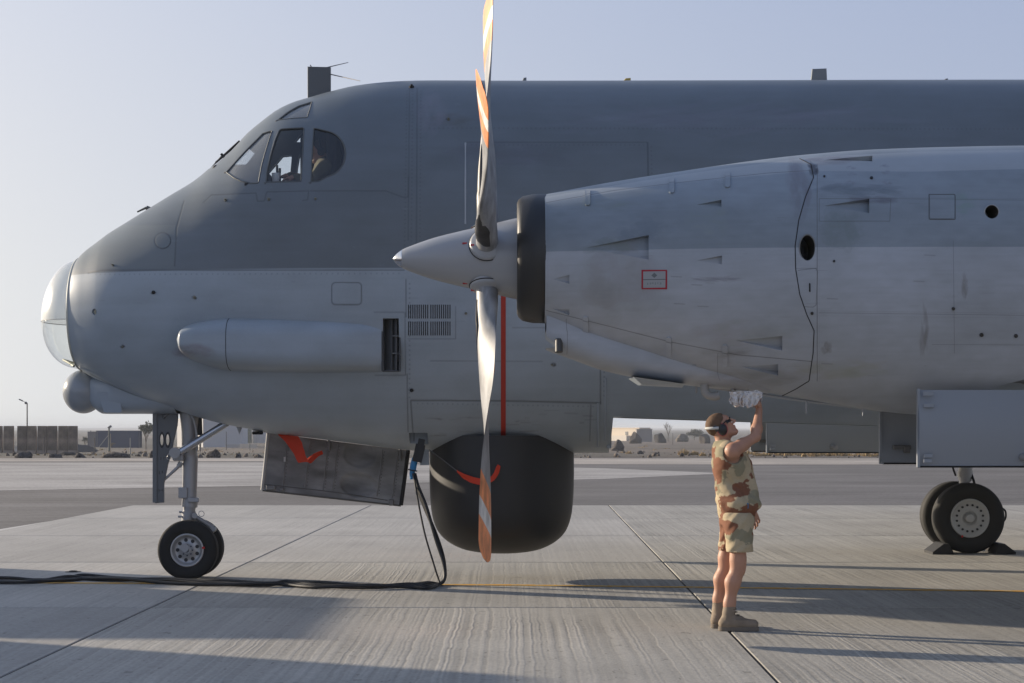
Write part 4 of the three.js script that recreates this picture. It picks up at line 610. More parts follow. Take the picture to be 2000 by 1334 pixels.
// ---------------------------------------------------------------- nose gear, belly door, radome
{
  const xw = ZX(366, .25), gear = mesh('nose_gear_strut', [
    cyl(P(372, 890), P(370, 978), .083, .08, 28), cyl(P(371, 978), P(370, 990), .088, .088, 28), cyl(P(370, 990), P(369, 1000), .07, .066, 24), cyl(P(369, 998), P(368, 1018), .078, .078, 24), cyl(P(368, 1015), P(367, 1055), .055, .055, 20),
    cyl(P(370, 1067, 0).add(V(0, 0, -.3)), P(370, 1067, 0).add(V(0, 0, .3)), .045, .045, 16), bx(.1, .12, .2, ZX(360), ZY(962), .0, .01), bx(.12, .05, .06, ZX(381), ZY(976), .09, .01), cyl(P(350, 1000, .04), P(362, 1000, .04), .012, .012, 8), cyl(P(348, 1009, .04), P(360, 1009, .04), .012, .012, 8)], silverPaint, aircraft);
  // upper leg casting: widens into the wheel well
  mesh('leg_casting', solidLoft(Array.from({ length: 13 }, (_, i) => i / 12), (t, a) => { const w = lerp(.085, .13, smooth(.35, 1, t)), d = lerp(.083, .16, t); return [Math.cos(a) * w, Math.sin(a) * d]; }, 28, (x, y) => [x, y]).applyMatrix4(new THREE.Matrix4().set(0, 1, 0, ZX(370), .70, 0, 0, ZY(893), 0, 0, -1, 0, 0, 0, 0, 1)), silverPaint, gear);
  for (const s of [1, -1]) mesh('leg_rib', tube([P(373, 808, .17), P(380, 826, .16), P(384, 850, .12), P(385, 880, .085)].map((p) => V(p.x, p.y, s * p.z)), .013, 20, 6), mat(.42, .42, .42, .4), gear);
  mesh('leg_fork', cyl(P(389, 812, -.05), P(387, 850, -.05), .03, .05, 10), mat(.06, .06, .06, .6), gear);
  // drag brace
  mesh('drag_brace', [cyl(P(352, 883, .16), P(442, 827, .16), .041, .041, 24), cyl(P(352, 884, .02), P(446, 826, .02), .03, .03, 16)], mat(.5, .52, .56, .2, { metalness: .8 }), gear);
  mesh('brace_joint', [cyl(P(341, 884.5, .22), P(341, 884.5, -.1), .045, .045, 24), cyl(P(341, 884.5, .225), P(341, 884.5, .21), .06, .06, 24), cyl(P(341, 884.5, .235), P(341, 884.5, .22), .022, .022, 12), bx(.12, .09, .16, ZX(352), ZY(892), .08, .02)], silverPaint, gear);
  mesh('safety_loop', [new THREE.TorusGeometry(.04, .004, 5, 24).scale(.6, 1, 1).rotateZ(-.6).translate(ZX(332, .2), ZY(891, .2), .22), new THREE.TorusGeometry(.03, .004, 5, 24).translate(ZX(391, .2), ZY(1004, .2), .12)], steel, gear);
  mesh('door_link', [cyl(P(317, 941, .05), P(349, 911, .05), .013, .02, 10), cyl(P(349, 911, .05), P(354, 903, .05), .03, .03, 10)], silverPaint, gear);
  mesh('torque_link', [cyl(P(380, 1007, .13), P(380, 1007, .04), .032, .032, 16), cyl(P(384, 1010, .1), P(416, 1031, .06), .022, .03, 10), cyl(P(382, 1014, .04), P(412, 1034, .0), .018, .024, 10), cyl(P(416, 1033, .1), P(418, 1034, -.02), .03, .03, 14), cyl(P(418, 1034, .03), P(396, 1060, .0), .022, .022, 10)], mat(.33, .33, .33, .45, { metalness: .3 }), gear);
  for (const s of [1, -1]) wheel(gear, V(ZX(366, .25), .327, s * .2), .327, .095, .178, 'nose', s);
  // leg door in front of the strut, pierced by lightening holes
  {
    const pts = [[300, 800], [347, 800], [345, 830], [338, 862], [334, 885], [327, 905], [319, 945], [319, 981], [302.5, 982.5], [299.5, 900]].map(([a, b]) => { const p = P(a, b, .1); return new THREE.Vector2(p.x, p.y); });
    const s = new THREE.Shape(pts), hole = (px, py, rx, ry) => { const p = P(px, py, .1), h = new THREE.Path(); h.absellipse(p.x, p.y, rx / 177, ry / 177, 0, 2 * Math.PI); s.holes.push(h); };
    hole(315, 859, 4, 12.5); hole(326.5, 859, 4, 12.5); for (const [a, b, ry] of [[314, 896, 3.6], [320, 896, 3.6], [311, 923, 3.6], [317, 923, 3], [309, 958, 2.6], [312, 958, 2.6], [317, 958, 2.4]]) hole(a, b, 1.2, ry);
    const g = new THREE.ExtrudeGeometry(s, { depth: .03, bevelEnabled: true, bevelSize: .004, bevelThickness: .004, bevelSegments: 1 }).translate(0, 0, .05);
    mesh('leg_door', g, mat(.135, .14, .145, .45), gear);
    mesh('leg_door_flange', [bx(.045, 1.0, .20, ZX(302, .1), ZY(893, .1), .0), cyl(P(318, 815, .1), P(337, 800, .05), .024, .024, 10)], mat(.17, .175, .18, .45), gear);
    for (const [a, b] of [[315, 859], [326.5, 859]]) { const p = P(a, b, .12); mesh('hole_rim', new THREE.TorusGeometry(1, .2, 8, 28).scale(4.6 / 177, 13.2 / 177, .018).translate(p.x, p.y, .085), mat(.05, .05, .052, .5), gear); }
  }
}
const doorGrey = new THREE.MeshStandardMaterial({ color: lin(.33, .335, .345), roughness: .5, map: dataTex(256, 256, (u, v) => { const n = .85 + .3 * tileFbm(u, v, 5, 7, 5); return [n, n, n]; }, true) });
{
  // big belly door hanging open; its inner face shows
  const z0 = -.42, c = [[524, 846], [797, 880], [782, 987.5], [510, 957.5]].map(([a, b]) => P(a, b, z0));
  const at = (u, v, dz = 0) => { const a = c[0].clone().lerp(c[1], u), b = c[3].clone().lerp(c[2], u), p = a.lerp(b, v); p.z = z0 - .1 * Math.sin(v * 1.6) + dz; return p; };
  const dish = (u, v) => -.045 * Math.max(0, 1 - Math.hypot((u - .66) / .115, (v - .17) / .24) ** 2) ** .5 - .05 * Math.max(0, 1 - Math.hypot((u - .68) / .13, (v - .72) / .22) ** 2) ** .5;
  const d = mesh('belly_door', [gridGeo(90, 40, (u, v) => { const p = at(u, v, dish(u, v)); return [p.x, p.y, p.z]; }), gridGeo(30, 12, (u, v) => { const p = at(u, v, -.07); return [p.x, p.y, p.z]; })], doorGrey, aircraft);
  const edge = (pts, r, m, name) => mesh(name, tube(pts, r, 30, 8), m, d);
  edge([at(0, 0), at(0, .5), at(0, 1)].map((p) => p.add(V(0, 0, -.01))), .022, mat(.42, .42, .42, .35, { metalness: .3 }), 'door_lip');
  edge([at(1, 0), at(1, .5), at(1, 1)].map((p) => p.add(V(0, 0, -.01))), .024, rubber, 'door_seal'); edge([at(0, 1), at(.5, 1), at(1, 1)].map((p) => p.add(V(0, 0, -.015))), .017, mat(.10, .1, .1, .5), 'door_lip');
  edge([at(0, .9), at(.5, .9), at(.9, .94)].map((p) => p.add(V(0, 0, .0))), .005, mat(.12, .12, .12, .5), 'door_rib');
  for (const u of [.14, .30, .43, .5, .82, .93]) { const q = [at(u, .04, .0), at(u, .5, .0), at(u, .88, .0)]; mesh('door_rib', tube(q, .007, 16, 6), doorGrey, d); const dots = []; for (let k = 0; k < 14; k++) { const p = at(u + .013, .08 + k * .058, .004); dots.push(new THREE.SphereGeometry(.006, 6, 4).translate(p.x, p.y, p.z)); } mesh('rivet_row', dots, mat(.11, .11, .115, .5), d).userData.kind = 'stuff'; }
  for (const [u, v, w, h] of [[.06, .94, .10, .05], [.14, .95, .05, .04], [.93, .97, .055, .07], [.44, .08, .03, .12], [.95, .1, .025, .14]]) { const p = at(u, v, .02); mesh('hinge_fitting', bx(w, h, .05, p.x, p.y, p.z, .008), mat(.2, .2, .2, .45, { metalness: .3 }), d); }
  const st = at(.135, .42, .012); mesh('data_plate', bx(.022, .055, .004).translate(st.x, st.y, st.z), mat(.6, .6, .6, .5), d);
}
{
  // black radar dome below the belly
  const c = P(980, 980), r = (k) => k * 20.4 / FOC;
  const prof = [[0, 1080], [40, 1078.5], [75, 1072], [104, 1058], [124, 1038], [135, 1010], [139.5, 975], [141, 935], [141, 900], [140, 850]].map(([x, y]) => new THREE.Vector2(r(x), ZY(y)));
  const curve = new THREE.SplineCurve(prof).getPoints(60);
  const g = new THREE.LatheGeometry(curve, 96).translate(ZX(980), 0, 0);
  mesh('radar_dome', g, new THREE.MeshPhysicalMaterial({ color: lin(.019, .0185, .019), roughness: .5, bumpMap: dataTex(512, 512, (u, v) => { const n = .5 + .35 * tileFbm(u, v, 10, 44, 4); return [n, n, n]; }, false), bumpScale: .003 }), aircraft);
}

// ---------------------------------------------------------------- loose things round the aircraft
// ground power cable: three black leads, blue sleeves and a plug
{
  const t = thing('power_cable', 'bundle of black power leads trailing along the concrete to a plug with blue sleeve', 'cable', [0, 0, 0]);
  const cm = mat(.014, .014, .015, .55), plug = P(812, 905, .58);
  const r = rng(12);
  const ground = [[-420, 1133], [-200, 1136], [0, 1139.5], [70, 1139.5], [130, 1134], [165, 1133], [230, 1136], [330, 1139], [430, 1143], [520, 1146], [560, 1143.5], [620, 1147], [720, 1150], [800, 1149], [836, 1149]];
  for (let k = 0; k < 4; k++) {
    const rad = k === 3 ? .010 : .019, dy = [0, 2.6, -2.2, 1][k], pts = ground.map(([x, y], i) => { const p = G(x, y + dy * (1 + .5 * Math.sin(i * 1.7 + k * 2))); return V(p.x, rad + (Math.abs(Math.sin(i * 1.1 + k)) > .85 ? .025 : .004), p.z); });
    const z = .95 + k * .03, rise = k === 3 ? [[858, 1142], [850, 1110], [832, 1050], [821, 1000], [812, 950], [808, 925]] : [[859, 1147], [869, 1128], [866, 1090 + k * 4], [852, 1045 + k * 5], [829 + k * 2, 990], [814 + k * 1.5, 950], [808 + k * 1.2, 925]];
    rise.forEach(([x, y], i) => { const p = P(x, y, lerp(z, .58, i / rise.length)); p.z += k * .012; p.y = Math.max(p.y, rad + .004); pts.push(p); });
    mesh('cable', tube(pts, rad, 260, 8, .5), cm, t);
  }
  const blue = mat(.02, .20, .42, .5);
  mesh('sleeve', [tube([P(811, 895, .6), P(808, 907, .6), P(806, 918, .6)], .036, 12, 14)], blue, t);
  mesh('sleeve', [tube([P(805.5, 919, .6), P(805, 927, .6), P(806, 936, .6)], .030, 12, 14)], blue, t);
  mesh('plug', [bx(.10, .19, .10).rotateZ(-.22).translate(P(818, 885, .6).x, P(818, 885, .6).y, .6), bx(.07, .12, .09).rotateZ(-.22).translate(P(822, 868, .6).x, P(822, 868, .6).y, .6)], mat(.02, .02, .021, .6), t);
  mesh('collar', bx(.095, .012, .09).rotateZ(-.2).translate(P(806, 918.5, .6).x, P(806, 918.5, .6).y, .6), rubber, t);
  mesh('socket_door', bx(.10, .17, .012).rotateZ(.03).translate(P(829, 893, .45).x, P(829, 893, .45).y, .45), paintLower, aircraft);
}
// red remove-before-flight streamers
const streamerMat = new THREE.MeshStandardMaterial({ color: lin(.62, .045, .012), roughness: .72, side: THREE.DoubleSide });
function ribbon(edgeA, edgeB) {                                              // between two runs of points
  const n = 40, a = new THREE.CatmullRomCurve3(edgeA, false, 'catmullrom', .4), b = new THREE.CatmullRomCurve3(edgeB, false, 'catmullrom', .4);
  return gridGeo(6, n, (u, v) => { const p = a.getPoint(v).lerp(b.getPoint(v), u); return [p.x + .004 * noise3(u * 4, v * 14, 2), p.y + .004 * noise3(u * 5, v * 11, 7), p.z + .012 * Math.sin(u * 3 + v * 9)]; });
}
{
  const a = [P(540, 846, .1), P(556, 862, .13), P(572, 884, .16), P(582, 904, .2), P(595, 899, .2), P(612, 886, .14), P(629, 880, .1)], b = [P(581, 850, .1), P(588, 862, .13), P(594, 878, .16), P(599, 893, .2), P(606, 905, .24), P(618, 894, .18), P(631, 887, .1)];
  top('warning_streamer', ribbon(a, b), streamerMat, 'red fabric streamer folded in a V against the open belly door', 'streamer');
  const t = thing('warning_streamer', 'thin red fabric streamer on a cord draped across the black radar dome', 'streamer');
  const zz = (px) => Math.sqrt(Math.max(0, .8 ** 2 - ZX(px, .7) ** 2 - .0)) + .03;
  const q = (px, py) => { const X0 = ZX(px, .7) - ZX(980); const z = Math.sqrt(Math.max(.01, .81 ** 2 - X0 * X0)) + .02; return P(px, py, z); };
  mesh('cord', tube([P(838, 878, .55), q(862, 896), q(880, 910), q(893, 920)], .006, 24, 6), mat(.12, .12, .12, .5), t);
  mesh('ribbon', ribbon([[892, 918], [905, 925], [925, 932], [945, 935], [960, 930], [966, 918], [972, 907]].map(([x, y]) => q(x, y)), [[893, 922], [906, 936], [926, 944], [946, 947], [963, 940], [974, 924], [978, 911]].map(([x, y]) => q(x, y).add(V(0, 0, .01)))), streamerMat, t);
}
// wheel chocks at the far main wheels
for (const [px, label] of [[1835, 'black rubber wheel chock against the front of the main wheel'], [1953, 'black rubber wheel chock behind the main wheel']]) {
  const front = px < 1900, x = front ? 6.07 - .40 : 6.07 + .42;
  const s = new THREE.Shape([[-.13, 0], [.13, 0], [.13, .02], [front ? .07 : -.01, .125], [front ? .01 : -.07, .125], [-.13, .02]].map(([a, b]) => new THREE.Vector2(a, b)));
  const g = new THREE.ExtrudeGeometry(s, { depth: .5, bevelEnabled: true, bevelSize: .008, bevelThickness: .008, bevelSegments: 2 }).translate(x, .008, -4.34);
  top('wheel_chock', g, rubber, label, 'chock');
}
// cockpit fit-out: glareshield, seats, cup
{
  const cm = mat(.035, .037, .04, .8), seatM = mat(.03, .032, .036, .85), F1 = (n, g, m) => mesh(n, g, m, fuselage);
  const yS = ZY(362);
  F1('cockpit_floor', bx(2.2, .03, 1.7, -2.2, ZY(430), 0), cm);
  F1('glareshield', [bx(.55, .22, 1.3, ZX(480), ZY(356), 0, .05)], cm);
  F1('instrument_panel', bx(.1, .5, 1.5, ZX(505), ZY(382), 0, .03), cm);
  F1('overhead_panel', bx(.6, .07, .8, ZX(606), ZY(234), -.05, .02), cm);
  { const x = ZX(690), f = fus(x, .06); F1('cockpit_bulkhead', solidLoft([x, x + .04], (q, t) => fusRing(f.c, f.a, f.w, 0, t), 40, (a, b) => [a, b]), cm); F1('added_window_blocker', [bx(.62, 1.05, .3, ZX(642, -.9), ZY(315, -.9), -.85, .04), bx(.5, .4, .5, ZX(655, -.6), ZY(262, -.6), -.6, .04)], cm); }  // boxes on the far side added to block daylight from the far windows
  for (const s of [1, -1]) { F1('crew_seat', [bx(.42, .1, .46, ZX(628), ZY(385), s * .5, .04), bx(.12, .75, .46, ZX(660), ZY(330), s * .5, .05), bx(.1, .2, .26, ZX(662), ZY(272), s * .5, .04)], seatM); F1('control_column', [cyl(V(ZX(560), ZY(420), s * .5), V(ZX(556), ZY(352), s * .5), .02, .02, 10), new THREE.TorusGeometry(.12, .014, 8, 24, Math.PI).rotateZ(Math.PI).rotateY(Math.PI / 2).translate(ZX(555), ZY(338), s * .5)], cm); }
  const c = onFus(535, 349); top('paper_cup', new THREE.LatheGeometry([[0, 0], [.033, 0], [.045, .11], [.042, .11], [.031, .004]].map(([a, b]) => new THREE.Vector2(a, b)), 24).translate(c.x, c.y - .03, c.z - .16), mat(.6, .6, .6, .6), 'white paper cup standing inside the cockpit side window', 'cup');
  F1('window_ledge', bx(1.05, .03, .16, ZX(580, 1), c.y - .046, c.z - .15), cm);
}
{ const a = G(143, 1117), t = thing('tie_down_ring', 'small dark tie-down ring set in the concrete left of the nose wheel', 'ring', [a.x, 0, a.z]); mesh('recess_plate', new THREE.CylinderGeometry(.09, .095, .005, 28).translate(0, .0025, 0), mat(.05, .048, .045, .7), t); mesh('ring', new THREE.TorusGeometry(.045, .006, 8, 28).rotateX(Math.PI / 2).translate(0, .009, 0), mat(.08, .07, .06, .5, { metalness: .6 }), t); }
// service trucks beyond the left edge of the picture; their shadows lie across the apron
function truck(x, z, len, h, w, turn, label) {
  const t = thing('service_truck', label, 'truck', [x, 0, z], turn, 'service trucks parked beside the aircraft');
  mesh('box_body', bx(w, h - .95, len - 1.7, 0, .95 + (h - .95) / 2, -.85 + .0, .05), mat(.55, .55, .52, .5), t);
  mesh('chassis', bx(w * .8, .2, len - .3, 0, .8, 0), mat(.05, .05, .05, .6), t);
  const cab = mesh('cab', bx(w * .95, Math.min(h, 2.5) - .75, 1.55, 0, .75 + (Math.min(h, 2.5) - .75) / 2, len / 2 - .8, .12), mat(.5, .5, .47, .4), t);
  mesh('windscreen', bx(w * .8, .6, .02, 0, 1.95, len / 2 - .02), mat(.03, .035, .04, .1), cab);
  for (const s of [1, -1]) for (const q of [len / 2 - 1, -len / 2 + 1.1]) mesh('wheel', new THREE.CylinderGeometry(.48, .48, .28, 28).rotateZ(Math.PI / 2).translate(s * (w / 2 - .16), .48, q), rubber, t);
}
truck(-13.2, -1.9, 5.2, 3.05, 2.4, Math.PI, 'pale box-bodied service truck with a low roof beside the apron');
truck(-13.5, 5.0, 6.2, 3.6, 2.5, 0, 'tall pale box-bodied service truck with a long body beside the apron');

// ---------------------------------------------------------------- beyond the apron
// concrete blast walls
const wallTex = dataTex(256, 256, (u, v) => { const n = .82 + .22 * tileFbm(u, v, 6, 3, 5) + .05 * tileNoise(u, v, 90, 9); return [n, n * .98, n * .95]; }, true);
{
  const wm = [0, 1, 2].map((k) => new THREE.MeshStandardMaterial({ color: lin([.33, .30, .36][k], [.265, .24, .285][k], [.215, .195, .225][k]), map: wallTex, roughness: .92 }));
  wallTex.repeat.set(.22, .22);
  const xs = [-38, -16, 7, 28.5, 34, 54, 73.5, 93.5, 114, 134, 153.5];
  for (let i = 0; i < xs.length - 1; i++) {
    if (xs[i] === 28.5) continue;
    const a = onTerrain(xs[i], 885.5), b = onTerrain(xs[i + 1], 885.5), k = perPx(a), w = b.x - a.x - .13, h = (885.5 - 828.5) * k;
    const s = new THREE.Shape([[-.6, 0], [.6, 0], [.6, .18], [.16, .5], [.11, h], [-.11, h], [-.16, .5], [-.6, .18]].map(([p, q]) => new THREE.Vector2(p, q)));
    const g = new THREE.ExtrudeGeometry(s, { depth: w, bevelEnabled: true, bevelSize: .02, bevelThickness: .02, bevelSegments: 1 }).rotateY(Math.PI / 2).translate(a.x + .03, a.y - .2, a.z + (i % 2) * .12);
    top('blast_wall', g, wm[i % 3], xs[i] < 30 ? 'tall brown-grey blast wall segment beside the gap in the row' : 'tall brown-grey concrete blast wall segment in the row behind the floodlight', 'wall', 'row of concrete blast walls');
  }
}
// shipping container, corrugated
{
  const a = onTerrain(173, 873.5), k = perPx(a), h = 33.5 * k, L = 83 * k, w = 2.3, t = thing('shipping_container', 'dark blue corrugated steel shipping container beyond the apron', 'container', [a.x, a.y - .1, a.z], 0);
  const blue = mat(.035, .05, .095, .6), blue2 = mat(.055, .07, .115, .6);
  const n = 26, pts = []; for (let i = 0; i <= n; i++) for (const [o, d] of [[0, 0], [.35, 0], [.5, .04], [.85, .04]]) if (i < n) pts.push([(i + o) / n, d]);
  pts.push([1, 0]);
  const panel = (len) => { const s = new THREE.Shape([[0, -.08], ...pts.map(([u, d]) => [u * len, -d]), [len, -.08]].map(([x, y]) => new THREE.Vector2(x, y))); return new THREE.ExtrudeGeometry(s, { depth: h - .3, bevelEnabled: false }).rotateX(-Math.PI / 2); };
  mesh('side_panel', panel(L - .3).translate(16 * k + .15, .15, 0), blue, t);
  mesh('end_panel', panel(w).rotateY(2.55).translate(16 * k + .05, .15, -.05), blue2, t);
  mesh('roof', bx(L, .08, w, 16 * k + L / 2, h - .05, -w / 2 - .02), blue, t);
  for (const x of [16 * k, 16 * k + L]) mesh('corner_post', bx(.16, h, .16, x, h / 2, 0), blue2, t);
  mesh('corner_post', bx(.14, h, .14, 0.1, h / 2, -1.2), blue2, t);
  mesh('rail', bx(L, .15, .14, 16 * k + L / 2, h - .08, .01), blue, t); mesh('rail', bx(L, .15, .14, 16 * k + L / 2, .08, .01), blue, t);
  mesh('back_panel', bx(L, h, .05, 16 * k + L / 2, h / 2, -w), blue, t);
}
const galv = mat(.24, .24, .23, .5), darkPole = mat(.035, .03, .035, .6);
// floodlight on a tall pole
{
  const a = onTerrain(53, 884), k = perPx(a), t = thing('floodlight_pole', 'tall dark floodlight pole with one angled lamp head in front of the blast walls', 'lamp post', [a.x, a.y - .2, a.z]);
  const h = (884 - 787) * k + .2;
  mesh('pole', cyl(V(0, 0, 0), V(0, h, 0), .10, .07, 12), darkPole, t); mesh('arm', cyl(V(0, h - .05, 0), V(-9 * k, h + 4 * k, 0), .03, .03, 8), darkPole, t);
  mesh('lamp_head', [bx(.5, .12, .3).rotateZ(-.45).translate(-12 * k, h + 5.5 * k, 0), bx(.25, .3, .25, -2.5 * k, h - .0, 0, .03)], mat(.1, .1, .1, .4), t);
}
{
  const a = onTerrain(44, 882), k = perPx(a), t = thing('camera_mast', 'thin pale mast with two small camera heads in front of the blast walls', 'mast', [a.x, a.y - .1, a.z]);
  mesh('mast', cyl(V(0, 0, 0), V(0, 47 * k, 0), .05, .035, 8), galv, t); mesh('camera_head', bx(.22, .14, .14, -2.6 * k, 48 * k, 0, .02), mat(.6, .6, .58, .5), t); mesh('camera_head', bx(.22, .12, .14, 1.6 * k, 48 * k, 0, .02), mat(.6, .6, .58, .5), t); mesh('junction_box', bx(.28, .3, .2, -1 * k, .35, 0, .03), mat(.6, .6, .58, .5), t);
}
{
  const a = onTerrain(213, 881), k = perPx(a), t = thing('floodlight_pole', 'short floodlight pole with slanted stay wires beside the blue container', 'lamp post', [a.x, a.y - .1, a.z]);
  mesh('pole', cyl(V(0, 0, 0), V(0, 46 * k, 0), .13, .10, 10), mat(.06, .075, .07, .6), t); mesh('lamp_head', bx(.5, .25, .35).rotateZ(.6).translate(1.4 * k, 48.5 * k, 0), mat(.12, .12, .12, .5), t); mesh('stay', cyl(V(-.1, 32 * k, 0), V(-21 * k, 8 * k, 0), .035, .035, 6), galv, t);
}
// panels and posts of the perimeter gate
for (const [x0, x1, y0] of [[70.5, 84.5, 852.5], [94, 100.5, 855], [38, 52, 851]]) { const a = onTerrain(x0, 884.5), b = onTerrain(x1, 884.5), k = perPx(a); const t = thing('gate_panel', x0 === 70.5 ? 'wide pale sheet gate panel before the blast walls' : x0 === 94 ? 'narrow pale sheet gate panel before the blast walls' : 'brownish sheet gate panel beside the camera mast', 'gate', [a.x, a.y - .1, a.z]); const w = b.x - a.x, h = (884.5 - y0) * k; const n = 5; for (let i = 0; i < n; i++) mesh('board', bx(w / n - .03, h - .1, .04, (i + .5) * w / n, h / 2, (i % 2) * .03), x0 === 38 ? mat(.21, .18, .15, .8) : mat(.30, .30, .28, .7), t); mesh('frame', [bx(w, .07, .06, w / 2, h, 0), bx(w, .07, .06, w / 2, .1, 0)], galv, t); }
for (const [x, y0, y1, m, label] of [[18, 857, 885, galv, 'pale fence post by the end of the white barrier'], [23, 860.5, 880, galv, 'short pale fence post rising behind the white barrier'], [29, 862, 884, galv, 'pale fence post between the white barrier and the camera mast'], [51, 842, 884, galv, 'tall pale fence post beside the tall floodlight pole'], [54.5, 849, 884, galv, 'pale fence post carrying the slanted brace'], [85.5, 853, 886, darkPole, 'dark fence post against the wide gate panel'], [91, 852, 885, galv, 'pale fence post between the two pale gate panels'], [142.5, 848, 884, galv, 'thin pale fence post before the gravel heap'], [185, 855, 888, darkPole, 'dark fence post before the end of the blue container'], [216, 847, 880, mat(.25, .2, .14, .8), 'brown wooden post beside the short floodlight pole'], [254.5, 855, 887, galv, 'pale fence post before the blue container'], [442, 843, 880, darkPole, 'dark fence post before the white flat-walled shed'], [488, 850, 881, darkPole, 'dark fence post before the green-fronted cabin'], [391, 861, 884, darkPole, 'short dark fence post beside the nose landing gear'], [1314, 846, 868, darkPole, 'dark post beside the bare tree']]) {
  const a = onTerrain(x, y1), k = perPx(a); top('fence_post', cyl(V(a.x, a.y - .2, a.z), V(a.x, a.y + (y1 - y0) * k, a.z), .05, .045, 8), m, label, 'post', 'fence posts along the perimeter');
}
{ const a = onTerrain(54, 866), b = onTerrain(67, 884); const p = onTerrain(54, 884), k = perPx(p); top('fence_brace', cyl(V(p.x, p.y + 22 * k, p.z), V(p.x + 13 * k, p.y, p.z), .05, .05, 6), galv, 'slanted steel brace leaning on a fence post by the gate panels', 'brace'); void a; void b; }
{ const a = onTerrain(10, 881), k = perPx(a), t = thing('road_barrier', 'low white concrete barrier lying on the dirt by the fence posts', 'barrier', [a.x, a.y - .05, a.z]); mesh('barrier_body', new THREE.ExtrudeGeometry(new THREE.Shape([[-.3, 0], [.3, 0], [.15, .3], [.1, 10 * k], [-.1, 10 * k], [-.15, .3]].map(([p, q]) => new THREE.Vector2(p, q))), { depth: 30 * k, bevelEnabled: true, bevelSize: .02, bevelThickness: .02 }).rotateY(Math.PI / 2), mat(.55, .47, .38, .85), t); }
// gravel heap, tyre-like mound
function boulder(w, h, d, seed, detail = 5) { let g = mergeVertices(new THREE.IcosahedronGeometry(1, detail).deleteAttribute('normal').deleteAttribute('uv')); const rr = rng(Math.floor(seed * 991)), cuts = Array.from({ length: 11 }, () => [V(rr() - .5, rr() * .8 - .25, rr() - .5).normalize(), .62 + rr() * .3]); const p = g.attributes.position; for (let i = 0; i < p.count; i++) { const v = V(p.getX(i), p.getY(i), p.getZ(i)); for (const [nn, dd] of cuts) { const e = v.dot(nn) - dd; if (e > 0) v.addScaledVector(nn, -e); } v.multiplyScalar(1.12 + .3 * fbm(v.x * 1.3 + seed, v.y * 1.3, v.z * 1.3 + seed * .7, 3) + .12 * fbm(v.x * 6 + seed, v.y * 6, v.z * 6, 2)); v.y = Math.max(v.y, -.35); p.setXYZ(i, v.x * w / 2 * .98, (v.y + .35) * h / 1.28, v.z * d / 2); } g.computeVertexNormals(); return g; }
const rockMats = [mat(.13, .105, .09, .95), mat(.105, .09, .085, .95), mat(.17, .14, .12, .95), mat(.075, .07, .072, .95), mat(.27, .23, .18, .95)];
rockMats.forEach((m, i) => { m.map = dataTex(128, 128, (u, v) => { const n = .75 + .5 * tileFbm(u, v, 6, 60 + i, 4); return [n, n, n]; }, true); m.map.repeat.set(2, 2); });
const rock = (cx, by, w, h, m, seed, label, group) => { const a = onTerrain(cx, by), k = perPx(a); const g = boulder(w * k, h * k, Math.max(w, h) * k * .8, seed); g.translate(a.x, a.y - .06, a.z); const uv = new Float32Array(g.attributes.position.count * 2); for (let i = 0; i < uv.length / 2; i++) { uv[i * 2] = g.attributes.position.getX(i); uv[i * 2 + 1] = g.attributes.position.getY(i); } g.setAttribute('uv', new THREE.BufferAttribute(uv, 2)); return top('boulder', g, rockMats[m], label, 'boulder', group); };
const EDGE = 'boulders lined up along the apron edge';
for (const [x, y, w, h, m, s, l] of [[46, 896.2, 33, 16, 1, 2.1, 'broad dark boulder below the tall floodlight pole'], [107, 895.6, 26, 12, 1, 3.7, 'low dark boulder beside the flat earth mound'], [157.5, 895.4, 22, 12, 1, 4.2, 'small dark boulder below the gravel heap'], [296, 895, 14, 18, 1, 6.3, 'narrow boulder next to the nose leg door'], [416, 895, 24, 19, 0, 7.1, 'tall pointed brown boulder before the white flat-walled shed'], [464, 894.6, 14, 12, 1, 8.8, 'small round dark boulder before the low cream wall'], [504, 894.6, 18, 11, 0, 9.5, 'small brown boulder next to the open belly door']]) rock(x, y, w, h, m, s, l, EDGE);
rock(226, 895.2, 50, 15, 0, 5.5, 'long low log-shaped brown boulder at the far edge of the apron');
{ const a = onTerrain(146, 883), k = perPx(a); const g = boulder(92 * k, 19 * k, 40 * k, 12.4); g.translate(a.x, a.y - .3, a.z); top('gravel_heap', g, mat(.085, .08, .078, .97), 'dark gravel heap piled before the end of the blast walls', 'heap'); }
{ const a = onTerrain(133, 889), k = perPx(a); const g = boulder(40 * k, 9 * k, 14 * k, 15.2); g.translate(a.x, a.y - .1, a.z); top('earth_mound', g, mat(.05, .045, .045, .95), 'flat dark earth mound behind the boulders', 'mound'); }
// white sheds seen behind the nose leg
function building(name, label, pxl, pxr, base, topPx, parts) { const a = onTerrain(pxl, base), k = perPx(a), t = thing(name, label, 'building', [a.x, a.y - .15, a.z]); parts(t, k, (pxr - pxl) * k, (base - topPx) * k + .15); return t; }
const white = mat(.50, .49, .49, .75), creamW = mat(.62, .53, .42, .8);
building('white_shed', 'white flat-walled shed partly hidden behind the nose landing gear', 330, 473, 873, 817, (t, k, w, h) => {
  mesh('front_wall', bx(75 * k, h, .25, w - 37.5 * k, h / 2, 0), white, t); mesh('gable_wall', bx(112 * k, h, .25).rotateY(-.93).translate(w - 75 * k - 33.5 * k, h / 2, -45 * k), white, t);
  mesh('roof', bx(75 * k, .2, 7, w - 37.5 * k, h + .1, -3.4), mat(.4, .4, .4, .7), t); mesh('side_wall', bx(.2, h, 6.6, w - .1, h / 2, -3.4), white, t);
});
